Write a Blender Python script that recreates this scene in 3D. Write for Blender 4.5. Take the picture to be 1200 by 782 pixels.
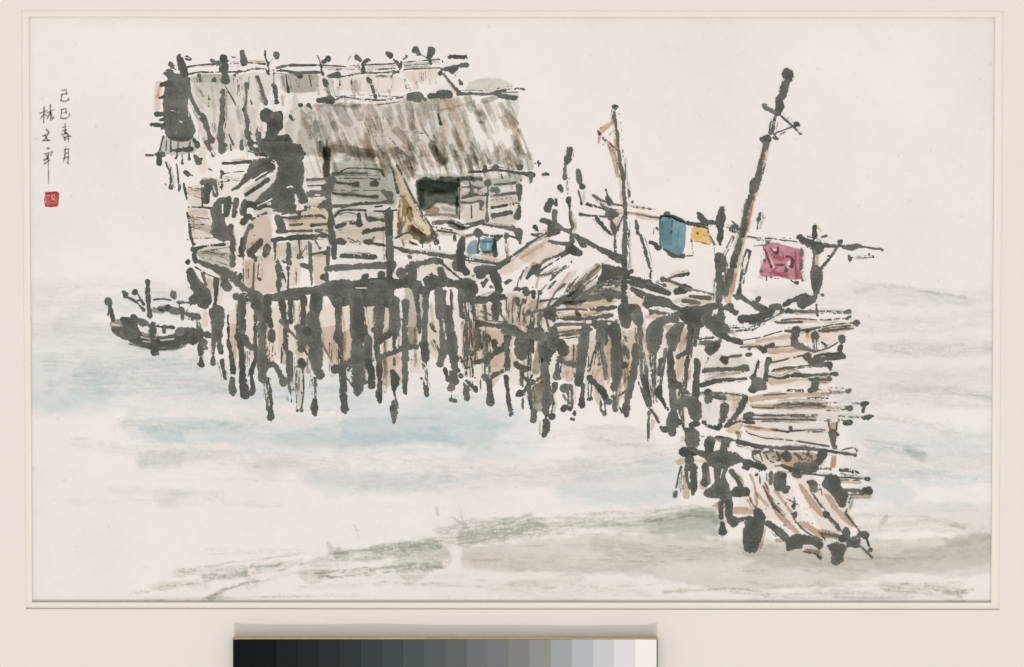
import bpy, bmesh, math, random, re
import numpy as np
from mathutils import Vector

for o in list(bpy.data.objects):
    bpy.data.objects.remove(o, do_unlink=True)
SC = bpy.context.scene
COL = SC.collection

# ------------------------------------------------------------------ camera
D = 2.5                      # metres from lens to sheet
PHI = math.radians(1.96)     # the camera stands a touch off square
FOC, SENSOR = 75.0, 36.0
PW, PH = 1200.0, 782.0
cam_data = bpy.data.cameras.new('camera')
cam_data.lens = FOC; cam_data.sensor_width = SENSOR; cam_data.sensor_fit = 'HORIZONTAL'
cam_data.clip_start = 0.05; cam_data.clip_end = 500.0
cam = bpy.data.objects.new('camera', cam_data)
COL.objects.link(cam)
cam.location = (0.0, D * math.sin(PHI), D * math.cos(PHI))
cam.rotation_euler = (-PHI, 0.0, 0.0)
SC.camera = cam

# ------------------------------------------------------------------ light
SUN_EL = 33.0
world = bpy.data.worlds.new('World')
SC.world = world
world.use_nodes = True
wn = world.node_tree.nodes; wl = world.node_tree.links
wn.clear()
sky = wn.new('ShaderNodeTexSky'); sky.sky_type = 'NISHITA'; sky.sun_disc = False
sky.sun_elevation = math.radians(SUN_EL); sky.sun_rotation = math.radians(180)
sky.air_density = 1.0; sky.dust_density = 0.3; sky.ozone_density = 1.0
hs = wn.new('ShaderNodeHueSaturation'); hs.inputs['Saturation'].default_value = 0.06
bg = wn.new('ShaderNodeBackground'); bg.inputs['Strength'].default_value = 0.15
wo = wn.new('ShaderNodeOutputWorld')
wl.new(sky.outputs[0], hs.inputs['Color']); wl.new(hs.outputs[0], bg.inputs['Color']); wl.new(bg.outputs[0], wo.inputs[0])
sun_d = bpy.data.lights.new('sun', 'SUN'); sun_d.energy = 0.8; sun_d.angle = math.radians(3.0)
sun_d.color = (1.0, 0.965, 0.91)
sun = bpy.data.objects.new('sun', sun_d); COL.objects.link(sun)
sun.rotation_euler = (math.radians(90 - SUN_EL), 0, 0)
sun.location = (0, -3, 4)
SC.view_settings.view_transform = 'Standard'
SC.view_settings.look = 'None'
SC.view_settings.gamma = 1.0
SC.view_settings.use_curve_mapping = False
SC.view_settings.exposure = 0.78
SC.render.engine = 'CYCLES'
SC.cycles.transparent_max_bounces = 64

# ------------------------------------------------------------------ helpers
_c, _s = math.cos(PHI), math.sin(PHI)
def plane(px, py, z=0.0):
    """photo pixel -> point on the horizontal plane at height z (numpy friendly)"""
    u = (px - PW / 2) / PW * SENSOR / FOC
    v = -(py - PH / 2) / PW * SENSOR / FOC
    dx, dy, dz = u, v * _c - _s, -v * _s - _c
    t = (z - D * _c) / dz
    return dx * t, D * _s + dy * t

def srgb(r, g, b):
    f = lambda c: (c / 255 / 12.92) if c / 255 <= 0.04045 else ((c / 255 + 0.055) / 1.055) ** 2.4
    return (f(r), f(g), f(b), 1.0)

def new_mat(name):
    m = bpy.data.materials.new(name); m.use_nodes = True
    n = m.node_tree.nodes; l = m.node_tree.links
    n.clear()
    out = n.new('ShaderNodeOutputMaterial')
    return m, n, l, out

def noise_node(n, l, co, scale, detail=3, rough=0.6):
    t = n.new('ShaderNodeTexNoise'); t.inputs['Scale'].default_value = scale
    t.inputs['Detail'].default_value = detail; t.inputs['Roughness'].default_value = rough
    l.new(co, t.inputs['Vector'])
    return t

def mottled(name, col, var=0.05, scale=60.0, fine=900.0, rough=0.75, bump=0.0, spec=0.2, stretch=(1, 1, 1)):
    m, n, l, out = new_mat(name)
    p = n.new('ShaderNodeBsdfPrincipled'); p.inputs['Roughness'].default_value = rough
    p.inputs['Specular IOR Level'].default_value = spec
    tc = n.new('ShaderNodeTexCoord')
    mp = n.new('ShaderNodeMapping'); mp.inputs['Scale'].default_value = stretch
    l.new(tc.outputs['Object'], mp.inputs['Vector'])
    a = noise_node(n, l, mp.outputs[0], scale, 4); b = noise_node(n, l, mp.outputs[0], fine, 2)
    mx = n.new('ShaderNodeMath'); mx.operation = 'ADD'
    l.new(a.outputs['Fac'], mx.inputs[0]); l.new(b.outputs['Fac'], mx.inputs[1])
    mr = n.new('ShaderNodeMapRange'); mr.inputs['From Min'].default_value = 0.6; mr.inputs['From Max'].default_value = 1.4
    mr.inputs['To Min'].default_value = 1 - var; mr.inputs['To Max'].default_value = 1 + var
    l.new(mx.outputs[0], mr.inputs['Value'])
    vm = n.new('ShaderNodeVectorMath'); vm.operation = 'SCALE'; vm.inputs[0].default_value = col[:3]
    l.new(mr.outputs[0], vm.inputs['Scale'])
    l.new(vm.outputs[0], p.inputs['Base Color'])
    if bump:
        bp = n.new('ShaderNodeBump'); bp.inputs['Strength'].default_value = bump; bp.inputs['Distance'].default_value = 0.0006
        l.new(b.outputs['Fac'], bp.inputs['Height']); l.new(bp.outputs[0], p.inputs['Normal'])
    l.new(p.outputs[0], out.inputs[0])
    return m

def empty(name, loc=(0, 0, 0), parent=None):
    o = bpy.data.objects.new(name, None); COL.objects.link(o); o.location = loc
    o.empty_display_size = 0.05
    if parent: o.parent = parent
    return o

def tag(o, label=None, cat=None, group=None, kind=None):
    if label: o['label'] = label
    if cat: o['category'] = cat
    if group: o['group'] = group
    if kind: o['kind'] = kind
    return o

def mesh_obj(name, verts, faces, mats, parent=None, fm=None):
    me = bpy.data.meshes.new(name); me.from_pydata([tuple(map(float, v)) for v in verts], [], faces); me.update()
    for m in (mats if isinstance(mats, (list, tuple)) else [mats]): me.materials.append(m)
    if fm:
        for p, i in zip(me.polygons, fm): p.material_index = i
    o = bpy.data.objects.new(name, me); COL.objects.link(o)
    if parent: o.parent = parent
    return o

def box_obj(name, x0, x1, y0, y1, z0, z1, mat, parent=None, bevel=0.0):
    bm = bmesh.new(); bmesh.ops.create_cube(bm, size=1)
    for v in bm.verts:
        v.co = ((x0 + x1) / 2 + v.co.x * (x1 - x0), (y0 + y1) / 2 + v.co.y * (y1 - y0), (z0 + z1) / 2 + v.co.z * (z1 - z0))
    if bevel: bmesh.ops.bevel(bm, geom=bm.edges[:], offset=bevel, segments=2, affect='EDGES')
    me = bpy.data.meshes.new(name); bm.to_mesh(me); bm.free()
    me.materials.append(mat)
    o = bpy.data.objects.new(name, me); COL.objects.link(o)
    if parent: o.parent = parent
    return o

# ------------------------------------------------------------------ floor and table
m_floor = mottled('grey concrete', srgb(120, 118, 114), 0.25, 1.2, 40, 0.85)
bm = bmesh.new(); bmesh.ops.create_grid(bm, x_segments=1, y_segments=1, size=200)
me = bpy.data.meshes.new('floor'); bm.to_mesh(me); bm.free(); me.materials.append(m_floor)
floor = bpy.data.objects.new('floor', me); COL.objects.link(floor); floor.location.z = -0.80
tag(floor, kind='structure')

m_table = mottled('white laminate', srgb(196, 190, 182), 0.04, 8, 200, 0.5)
m_steel = mottled('grey steel', srgb(120, 120, 122), 0.05, 20, 200, 0.4)
table = tag(empty('table', (0, 0, -0.80)), 'plain pale work table under the mounted painting', 'table')
TZ = -0.0042
def tbox(name, x0, x1, y0, y1, z0, z1, mat, bev=0.0):
    return box_obj(name, x0, x1, y0, y1, z0 + 0.80, z1 + 0.80, mat, table, bev)
tbox('tabletop', -0.95, 0.95, -0.72, 0.72, TZ - 0.03, TZ, m_table, 0.003)
for sx in (-1, 1):
    for sy in (-1, 1):
        tbox('leg', sx * 0.88 - 0.025, sx * 0.88 + 0.025, sy * 0.65 - 0.025, sy * 0.65 + 0.025, -0.80, TZ - 0.0302, m_steel, 0.003)

# ------------------------------------------------------------------ the window mat
m_mat = mottled('cream mat board', srgb(222, 212, 203), 0.012, 14, 700, 0.9, 0.15, 0.1)
m_mat_in = mottled('cream inner mat board', srgb(226, 216, 205), 0.012, 14, 700, 0.9, 0.15, 0.1)
m_cut = mottled('mat board core', srgb(182, 172, 158), 0.03, 60, 700, 0.9, 0, 0.1)  # darker tone given to top and bottom bevels and the outer edges
m_cut_side = mottled('mat board core side', srgb(220, 210, 197), 0.03, 60, 700, 0.9, 0, 0.1)  # left and right bevels coloured close to the mat
def window_mat(name, corners_px, ztop, zbot, outer, mat, bevel, parent):
    # corners_px: the opening seen at the top edge of the bevel (TL, TR, BR, BL)
    tp = [plane(x, y, ztop) for x, y in corners_px]
    cx = sum(p[0] for p in tp) / 4; cy = sum(p[1] for p in tp) / 4
    bt = [(p[0] - math.copysign(bevel, p[0] - cx), p[1] - math.copysign(bevel, p[1] - cy)) for p in tp]
    ox, oy = outer
    ou = [(-ox, oy), (ox, oy), (ox, -oy), (-ox, -oy)]
    V = [(x, y, ztop) for x, y in ou] + [(x, y, ztop) for x, y in tp] + [(x, y, zbot) for x, y in bt] + [(x, y, zbot) for x, y in ou]
    F, fm = [], []
    for i in range(4):
        j = (i + 1) % 4
        F.append((i, 4 + i, 4 + j, j)); fm.append(0)
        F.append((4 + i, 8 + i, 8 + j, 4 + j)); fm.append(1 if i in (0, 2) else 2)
        F.append((8 + i, 12 + i, 12 + j, 8 + j)); fm.append(0)
        F.append((12 + i, i, j, 12 + j)); fm.append(1)
    return mesh_obj(name, V, F, [mat, m_cut, m_cut_side], parent, fm)
mat_root = tag(empty('window_mat', (0, 0, 0)), 'cream cardboard border with two fine grooves surrounding the ink picture', 'mat')
PAPER_Z = 0.0
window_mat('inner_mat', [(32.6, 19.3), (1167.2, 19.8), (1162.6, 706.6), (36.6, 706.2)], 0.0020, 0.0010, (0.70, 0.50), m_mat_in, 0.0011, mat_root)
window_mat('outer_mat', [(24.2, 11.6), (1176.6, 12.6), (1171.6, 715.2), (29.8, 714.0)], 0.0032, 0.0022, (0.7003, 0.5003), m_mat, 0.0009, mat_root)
MAT_TOP = 0.0032

# ------------------------------------------------------------------ the grey step card on the mat
HC = 0.0090
def card():
    root = empty('grey_scale_card', (*plane(522, 790, MAT_TOP), MAT_TOP))
    tag(root, 'thick photographic grey scale card stepping from black to white, lying on the lower mat edge', 'grey card')
    bx, by, bz = root.location
    x0 = plane(273.2, 747, MAT_TOP + HC)[0]; x1 = plane(770.6, 747, MAT_TOP + HC)[0]
    yt = plane(500, 747.6, MAT_TOP + HC)[1]; yb = yt - 0.125
    rng = random.Random(4)
    N = 120
    def ztop(x):
        e = min(x - x0, x1 - x)
        return HC + 0.0018 * math.exp(-max(e, 0) / 0.007) + 0.0005 * math.sin((x - x0) * 11) + 0.00025 * math.sin((x - x0) * 41 + 1)
    m_edge = mottled('gold brown card edge', srgb(168, 150, 118), 0.2, 60, 500, 0.7, stretch=(0.3, 1, 1))
    m_board = mottled('black card face', srgb(24, 26, 26), 0.1, 60, 500, 0.5)
    V, F, fm = [], [], []
    for i in range(N + 1):
        x = x0 + (x1 - x0) * i / N
        z = ztop(x)
        V += [(x - bx, yt - by, 0.0002), (x - bx, yt - by, z), (x - bx, yb - by, z), (x - bx, yb - by, 0.0002)]
    for i in range(N):
        a = 4 * i; b = a + 4
        F += [(a, b, b + 1, a + 1), (a + 1, b + 1, b + 2, a + 2), (a + 2, b + 2, b + 3, a + 3), (a + 3, b + 3, b, a)]
        fm += [0, 1, 0, 0]
    F += [(0, 1, 2, 3), (4 * N + 3, 4 * N + 2, 4 * N + 1, 4 * N)]; fm += [1, 1]
    mesh_obj('card_board', V, F, [m_edge, m_board], root, fm)
    tones = [(17, 21, 23), (19, 24, 26), (29, 34, 34), (35, 40, 40), (42, 47, 47), (49, 55, 56), (57, 65, 67), (65, 73, 75),
             (75, 83, 83), (86, 91, 91), (95, 100, 99), (111, 112, 113), (121, 120, 122), (133, 130, 126), (145, 144, 139),
             (161, 166, 165), (183, 186, 188), (205, 203, 202), (227, 219, 219), (246, 238, 232)]
    g = 0.0012
    w = (x1 - x0 - 2 * g) / 20
    Vp, Fp = [], []
    for i in range(61):
        x = x0 + (x1 - x0) * i / 60; z = ztop(x) + 0.00012
        Vp += [(x - bx, yt - by, z), (x - bx, yt - by - 0.0016, z)]
    for i in range(60): Fp.append((2 * i, 2 * i + 1, 2 * i + 3, 2 * i + 2))
    mesh_obj('gold_rim', Vp, Fp, m_edge, root)
    for k, t in enumerate(tones):
        m = mottled('grey step', tuple(c * CARD_GAIN for c in srgb(*t)[:3]), 0.03, 40, 900, 0.6, 0, 0.05)
        a, b = x0 + g + k * w, x0 + g + (k + 1) * w
        Vp, Fp = [], []
        for i in range(9):
            x = a + (b - a) * i / 8; z = ztop(x) + 0.00025
            Vp += [(x - bx, yt - 0.0019 - by, z), (x - bx, yb + 0.002 - by, z)]
        for i in range(8): Fp.append((2 * i, 2 * i + 1, 2 * i + 3, 2 * i + 2))
        p = mesh_obj('tone_patch', Vp, Fp, m, root)
    return root
CARD_GAIN = 0.88
card()

# ------------------------------------------------------------------ the sheet of paper
box_obj('backing_board', -0.70, 0.70, -0.50, 0.50, -0.0040, -0.0006, m_mat, mat_root)
painting = tag(empty('ink_painting', (0, 0, 0)),
               'ink and wash painting of stilt huts, boat and jetty over pale water', 'painting')
def paper_material():
    m, n, l, out = new_mat('xuan paper')
    p = n.new('ShaderNodeBsdfPrincipled'); p.inputs['Roughness'].default_value = 0.9
    p.inputs['Specular IOR Level'].default_value = 0.1
    tc = n.new('ShaderNodeTexCoord')
    a = noise_node(n, l, tc.outputs['Object'], 5, 3)                 # uneven ageing
    mp = n.new('ShaderNodeMapping'); mp.inputs['Scale'].default_value = (900, 120, 1)
    l.new(tc.outputs['Object'], mp.inputs['Vector'])
    b = noise_node(n, l, mp.outputs[0], 1, 2)                        # laid fibres
    c = noise_node(n, l, tc.outputs['Object'], 70, 5)                # cloudy pulp
    sp = noise_node(n, l, tc.outputs['Object'], 85, 1)               # small age specks
    def rng(src, f0, f1, t0, t1):
        r = n.new('ShaderNodeMapRange'); r.inputs['From Min'].default_value = f0; r.inputs['From Max'].default_value = f1
        r.inputs['To Min'].default_value = t0; r.inputs['To Max'].default_value = t1
        l.new(src, r.inputs['Value']); return r.outputs[0]
    def mul(x, y):
        q = n.new('ShaderNodeMath'); q.operation = 'MULTIPLY'; l.new(x, q.inputs[0]); l.new(y, q.inputs[1]); return q.outputs[0]
    k = mul(mul(rng(a.outputs['Fac'], .3, .7, .985, 1.01), rng(b.outputs['Fac'], .3, .7, 0.978, 1.018)),
            mul(rng(c.outputs['Fac'], .3, .7, .985, 1.012), rng(sp.outputs['Fac'], .69, .78, 1.0, .90)))
    cr = n.new('ShaderNodeMix'); cr.data_type = 'RGBA'
    cr.inputs['A'].default_value = srgb(*PAPER_A); cr.inputs['B'].default_value = srgb(*PAPER_B)
    l.new(rng(a.outputs['Fac'], .35, .65, 0, 1), cr.inputs['Factor'])
    vm = n.new('ShaderNodeVectorMath'); vm.operation = 'SCALE'
    l.new(cr.outputs['Result'], vm.inputs[0]); l.new(k, vm.inputs['Scale']); l.new(vm.outputs[0], p.inputs['Base Color'])
    l.new(p.outputs[0], out.inputs[0])
    return m
PAPER_A, PAPER_B = (224, 214, 208), (227, 219, 211)
paper = box_obj('paper', -0.66, 0.66, -0.46, 0.46, -0.0005, 0.0, paper_material(), painting)

# ------------------------------------------------------------------ pigment material: ink that covers, colour that glazes
def pigment_material():
    m, n, l, out = new_mat('ink and water colour')
    ai = n.new('ShaderNodeAttribute'); ai.attribute_name = 'ink'
    at = n.new('ShaderNodeAttribute'); at.attribute_name = 'tint'
    tr = n.new('ShaderNodeBsdfTransparent'); l.new(at.outputs['Color'], tr.inputs['Color'])
    p = n.new('ShaderNodeBsdfPrincipled'); p.inputs['Roughness'].default_value = 0.85; p.inputs['Specular IOR Level'].default_value = 0.1
    tc = n.new('ShaderNodeTexCoord')
    a = noise_node(n, l, tc.outputs['Object'], 38, 4); b = noise_node(n, l, tc.outputs['Object'], 420, 2)
    ad = n.new('ShaderNodeMath'); ad.operation = 'ADD'; l.new(a.outputs['Fac'], ad.inputs[0]); l.new(b.outputs['Fac'], ad.inputs[1])
    cr = n.new('ShaderNodeValToRGB')
    cr.color_ramp.elements[0].position = 0.36; cr.color_ramp.elements[0].color = srgb(*INK_D)
    cr.color_ramp.elements[1].position = 0.66; cr.color_ramp.elements[1].color = srgb(*INK_L)
    hf = n.new('ShaderNodeMath'); hf.operation = 'MULTIPLY'; hf.inputs[1].default_value = 0.5; l.new(ad.outputs[0], hf.inputs[0])
    l.new(hf.outputs[0], cr.inputs['Fac']); an = n.new('ShaderNodeAttribute'); an.attribute_name = 'depth'
    sc = n.new('ShaderNodeVectorMath'); sc.operation = 'SCALE'
    l.new(cr.outputs['Color'], sc.inputs[0]); l.new(an.outputs['Fac'], sc.inputs['Scale'])
    l.new(sc.outputs[0], p.inputs['Base Color'])
    cut = n.new('ShaderNodeMath'); cut.operation = 'GREATER_THAN'; cut.inputs[1].default_value = 0.5
    l.new(ai.outputs['Fac'], cut.inputs[0])
    mx = n.new('ShaderNodeMixShader'); l.new(cut.outputs[0], mx.inputs['Fac'])
    l.new(tr.outputs[0], mx.inputs[1]); l.new(p.outputs[0], mx.inputs[2]); l.new(mx.outputs[0], out.inputs[0])
    return m
INK_D, INK_L = (72, 73, 67), (103, 101, 94)
M_PIG = pigment_material()

# pigments: how much of the paper's light comes back through a full-strength layer
PIG = {
    'A': (.72, .83, .855), 'u': (.66, .80, .88), 'U': (.19, .355, .43), 'G': (.42, .405, .365), 'N': (.42, .46, .405),
    'T': (.66, .59, .50), 'B': (.595, .46, .345), 'O': (.62, .50, .29), 'Y': (.87, .64, .25), 'R': (.55, .225, .29),
    'K': (.17, .20, .18), 'M': (.24, .195, .10), 'H': (.67, .66, .61), 'V': (.50, .10, .095), 'F': (.76, .79, .775),
    'I': (.165, .17, .155),
}
DRYNESS = 1.0
WASH = 1.0     # strength of the earth-coloured washes
_rs = np.random.RandomState(7)
_LAT = _rs.rand(512, 512).astype(np.float32)
def vnoise(x, y, seed=0):
    x = np.asarray(x, np.float32) + seed * 17.31; y = np.asarray(y, np.float32) + seed * 9.77
    xi = np.floor(x); yi = np.floor(y); fx = x - xi; fy = y - yi
    xi = xi.astype(np.int64) & 511; yi = yi.astype(np.int64) & 511
    fx = fx * fx * (3 - 2 * fx); fy = fy * fy * (3 - 2 * fy)
    x1 = (xi + 1) & 511; y1 = (yi + 1) & 511
    return (_LAT[yi, xi] * (1 - fx) + _LAT[yi, x1] * fx) * (1 - fy) + (_LAT[y1, xi] * (1 - fx) + _LAT[y1, x1] * fx) * fy
def sstep(a, b, x):
    t = np.clip((x - a) / (b - a), 0, 1)
    return t * t * (3 - 2 * t)

HDR = re.compile(r'^(P?)([\d.]*)(E?)((?:[A-Za-z][\d.]*)*)$')
ATT = re.compile(r'([A-Za-z])([\d.]*)')
def parse(text):
    """'@x,y[,s]' moves the origin; every other entry is one brush mark: header then x,y[,w] points"""
    ox, oy, sc = 0.0, 0.0, 6.0
    out = []
    for raw in re.split(r'[;\n]', text):
        raw = raw.strip()
        if not raw: continue
        if raw[0] == '@':
            q = [float(v) for v in raw[1:].split(',')]
            ox, oy = q[0], q[1]; sc = q[2] if len(q) > 2 else 6.0
            continue
        tk = raw.split()
        h = HDR.match(tk[0])
        if not h: raise ValueError('bad mark: ' + raw)
        st = dict(poly=bool(h.group(1)), erase=bool(h.group(3)), dry=0.0, ink=1.0, pig=None, dens=1.0, soft=None)
        w = float(h.group(2)) / sc if h.group(2) else 10 / sc
        for k, v in ATT.findall(h.group(4)):
            val = float(v) / 10 if v else 1.0
            if k == 'd': st['dry'] = val if v else 0.4
            elif k == 'g': st['ink'] = val
            elif k == 's': st['soft'] = val * 10 / sc
            elif k == 'k': pass
            else: st['pig'] = k; st['dens'] = val
        pts = []; cw = w
        for p in tk[1:]:
            q = p.split(',')
            if len(q) > 2: pts.append((ox + float(q[0]) / sc, oy + float(q[1]) / sc, float(q[2]) / sc))
            else: pts.append((ox + float(q[0]) / sc, oy + float(q[1]) / sc, w))
        st['pts'] = pts
        out.append(st)
    return out

def smooth_line(pts, step=2.0):
    if len(pts) == 1: return pts
    P = np.array(pts, float)
    out = []
    n = len(P)
    for i in range(n - 1):
        p0 = P[max(i - 1, 0)]; p1 = P[i]; p2 = P[i + 1]; p3 = P[min(i + 2, n - 1)]
        L = math.hypot(*(p2 - p1)[:2]); k = max(1, int(L / step))
        for j in range(k):
            t = j / k
            c = 0.5 * ((2 * p1) + (-p0 + p2) * t + (2 * p0 - 5 * p1 + 4 * p2 - p3) * t * t + (-p0 + 3 * p1 - 3 * p2 + p3) * t ** 3)
            s = p1 + (p2 - p1) * t
            c[2] = s[2]
            out.append(tuple(0.8 * c[:2] + 0.2 * s[:2]) + (max(c[2], .2),))
    out.append(tuple(P[-1]))
    return out

_seed = [0]
class Sheet:
    """a fine grid over one painted part: lays brush marks on it, then lifts it off as a mesh"""
    def __init__(self, marks, res):
        self.res = res
        xs, ys = [], []
        for m in marks:
            for x, y, w in m['pts']:
                e = (0 if m['poly'] else w / 2) + 3 + (m['soft'] or 0)
                xs += [x - e, x + e]; ys += [y - e, y + e]
        self.x0 = math.floor(max(min(xs), 32)); self.y0 = math.floor(max(min(ys), 18))
        self.nx = int((min(max(xs), 1170) - self.x0) / res) + 2; self.ny = int((min(max(ys), 708) - self.y0) / res) + 2
        self.wet = np.zeros((self.ny, self.nx), np.float32)        # sum of exp(-d/k)
        self.ink = np.zeros((self.ny, self.nx), np.float32)
        self.keep = np.ones((self.ny, self.nx), np.float32)
        self.tint = np.zeros((self.ny, self.nx, 3), np.float32)
        self.tone = np.ones((self.ny, self.nx), np.float32)
        for m in marks: self.lay(m)
    def window(self, x0, x1, y0, y1):
        r = self.res
        i0 = max(int((x0 - self.x0) / r) - 1, 0); i1 = min(int((x1 - self.x0) / r) + 2, self.nx)
        j0 = max(int((y0 - self.y0) / r) - 1, 0); j1 = min(int((y1 - self.y0) / r) + 2, self.ny)
        if i1 <= i0 or j1 <= j0: return None
        X, Y = np.meshgrid(self.x0 + np.arange(i0, i1) * r, self.y0 + np.arange(j0, j1) * r)
        return slice(j0, j1), slice(i0, i1), X.astype(np.float32), Y.astype(np.float32)
    def lay(self, m):
        _seed[0] += 1; sd = _seed[0] % 97
        soft = m['soft'] if m['soft'] is not None else (1.2 if m['pig'] else 0.55)
        pad = 2.5 + soft
        if m['poly']:
            P = smooth_line([(x, y, 1) for x, y, _ in m['pts']] + [m['pts'][0][:2] + (1,)], 3.0)
            px = [p[0] for p in P]; py = [p[1] for p in P]
            wv = self.window(min(px) - pad, max(px) + pad, min(py) - pad, max(py) + pad)
            if not wv: return
            js, is_, X, Y = wv
            dmin = np.full(X.shape, 1e9, np.float32); ins = np.zeros(X.shape, bool)
            for (ax, ay, _), (bx, by, _) in zip(P[:-1], P[1:]):
                dx, dy = bx - ax, by - ay; L2 = dx * dx + dy * dy + 1e-9
                t = np.clip(((X - ax) * dx + (Y - ay) * dy) / L2, 0, 1)
                dmin = np.minimum(dmin, np.hypot(X - ax - t * dx, Y - ay - t * dy))
                if ay != by:
                    cr = ((ay > Y) != (by > Y)) & (X < (bx - ax) * (Y - ay) / (by - ay) + ax)
                    ins ^= cr
            d = np.where(ins, -dmin, dmin)
            U, V, R = X, (Y - min(py)) / max(max(py) - min(py), 1) * 2 - 1, np.full(X.shape, 12, np.float32)
        else:
            P = smooth_line(m['pts'])
            rm = max(p[2] for p in P) / 2 + pad
            wv = self.window(min(p[0] for p in P) - rm, max(p[0] for p in P) + rm, min(p[1] for p in P) - rm, max(p[1] for p in P) + rm)
            if not wv: return
            js, is_, X, Y = wv
            d = np.full(X.shape, 1e9, np.float32); U = np.zeros_like(d); V = np.zeros_like(d); R = np.ones_like(d)
            s = 0.0
            segs = [(P[0], P[0])] if len(P) == 1 else list(zip(P[:-1], P[1:]))
            for (ax, ay, aw), (bx, by, bw) in segs:
                dx, dy = bx - ax, by - ay; L = math.hypot(dx, dy)
                rr = max(aw, bw) / 2 + pad + 1
                wi = (max(int((min(ax, bx) - rr - X[0, 0]) / self.res), 0), int((max(ax, bx) + rr - X[0, 0]) / self.res) + 2,
                      max(int((min(ay, by) - rr - Y[0, 0]) / self.res), 0), int((max(ay, by) + rr - Y[0, 0]) / self.res) + 2)
                sl = (slice(wi[2], max(wi[3], 0)), slice(wi[0], max(wi[1], 0)))
                x = X[sl]; y = Y[sl]
                if x.size == 0: s += L; continue
                t = np.clip(((x - ax) * dx + (y - ay) * dy) / (L * L + 1e-9), 0, 1)
                r = (aw + (bw - aw) * t) / 2
                dist = np.hypot(x - ax - t * dx, y - ay - t * dy)
                dd = dist - r
                sg = ((x - ax) * dy - (y - ay) * dx) / (L + 1e-6)
                b = dd < d[sl]
                d[sl] = np.where(b, dd, d[sl]); U[sl] = np.where(b, s + t * L, U[sl])
                V[sl] = np.where(b, sg / np.maximum(r, .3), V[sl]); R[sl] = np.where(b, r, R[sl])
                s += L
        if not m['poly'] and not m['pig']:       # the brush presses and lifts along its way
            d = d + R * .34 * (vnoise(U / (2.5 + R * 1.3), U * 0 + sd * 1.7, sd) - .46) * np.clip((R - .5) / 1.5, .25, 1) + .06
        # ragged, wicking edges
        amp = np.clip(R / 3.0, 0.35, 1.0)
        if not m['pig']:
            d = d + (vnoise(X / 4.2, Y / 4.2, sd) - .5) * 1.5 * amp + (vnoise(X / 1.6, Y / 1.6, sd + 3) - .5) * 0.7 * amp
        else:
            e = min(soft, 6) + .6
            d = d + (vnoise(X / 9, Y / 5, sd) - .5) * e * 1.2 + (vnoise(X / 2.6, Y / 2.2, sd + 5) - .5) * min(e, 1.8)
        if not m['pig'] and not m['erase'] and m['dry'] == 0:   # one flank of most strokes drags dry over the weave
            side = np.clip(V * (1 if sd % 2 else -1), 0, 1) * (.35 + .65 * (sd % 3 == 0))
            d = d + side * np.clip(R / 3, .2, 1.3) * np.clip(vnoise(X / 1.0, Y / 3.2, sd + 11) + vnoise(X / 7, Y / 7, sd + 12) - .95, 0, 1) * 3.2
        cov = None
        if m['dry'] > 0:
            th = m['dry']
            fr = np.maximum(R, 1.0)
            st = (.42 * vnoise(U / 16, V * fr * .95, sd) + .26 * vnoise(U / 4, V * fr * 1.3, sd + 9) + .12 * vnoise(X / 1.1, Y / 1.1, sd + 2) + .20 * vnoise(X / .95, Y / 3.5, sd + 21))
            cov = sstep(.26 + th * .5, .36 + th * .5, st)
        if m['erase']:
            k = 1 - sstep(-.6, .6, d)
            self.keep[js, is_] *= 1 - (k * cov if cov is not None else k); return
        if m['ink'] < 1 and not m['pig']:            # thinned ink: a grey glaze
            a = 1 - sstep(-soft - .5, soft + .2, d)
            a = a * (.80 + .30 * vnoise(X / 7, Y / 6, sd + 8) + .14 * vnoise(X / 2.2, Y / 2.2, sd + 6) - .02)
            if cov is not None: a = a * cov
            self.tint[js, is_] += (a * m['ink'])[..., None] * np.log(np.array(PIG['I'], np.float32))[None, None, :]
            return
        if m['pig']:
            body = 1 - sstep(-soft, soft * .6, d)
            rim = np.exp(-((d + soft * .9) / (1.0 + .25 * soft)) ** 2) * .16 if soft < 3 else 0
            body = body * (.80 + .40 * vnoise(X / 15, Y / 7, sd + 1) * .6 + .28 * vnoise(X / 5, Y / 3, sd + 4) - .06) + body * rim
            if cov is not None: body = body * (.25 + .75 * cov)
            lt = np.log(np.array(PIG[m['pig']], np.float32))
            self.tint[js, is_] += (body * m['dens'] * (WASH if m['pig'] in 'TBGNO' else 1.0))[..., None] * lt[None, None, :]
            return
        # every loading of the brush has its own depth of ink, pooling darker at the core
        t = .80 + .62 * ((sd * 37 % 97) / 97.0) ** 1.3 + (.16 if m['dry'] > 0 else 0)
        tv = t * (.86 + .30 * vnoise(X / 8, Y / 11, sd + 13)) * np.clip(1.0 + .10 * (d + 2) / 3, .84, 1.25)
        b = d < .4
        self.tone[js, is_] = np.where(b, tv, self.tone[js, is_])
        if m['dry'] == 0 and m['ink'] == 1.0:
            self.wet[js, is_] += np.exp(-np.clip(d, -30, 30) / .55)
        else:
            a = (1 - sstep(-soft, soft, d)) * m['ink']
            if m['ink'] < 1: a = a * (.82 + .36 * vnoise(X / 6, Y / 5, sd + 8))
            if cov is not None: a = a * cov
            a = np.clip(a, 0, 1)
            self.ink[js, is_] = 1 - (1 - self.ink[js, is_]) * (1 - a)
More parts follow.
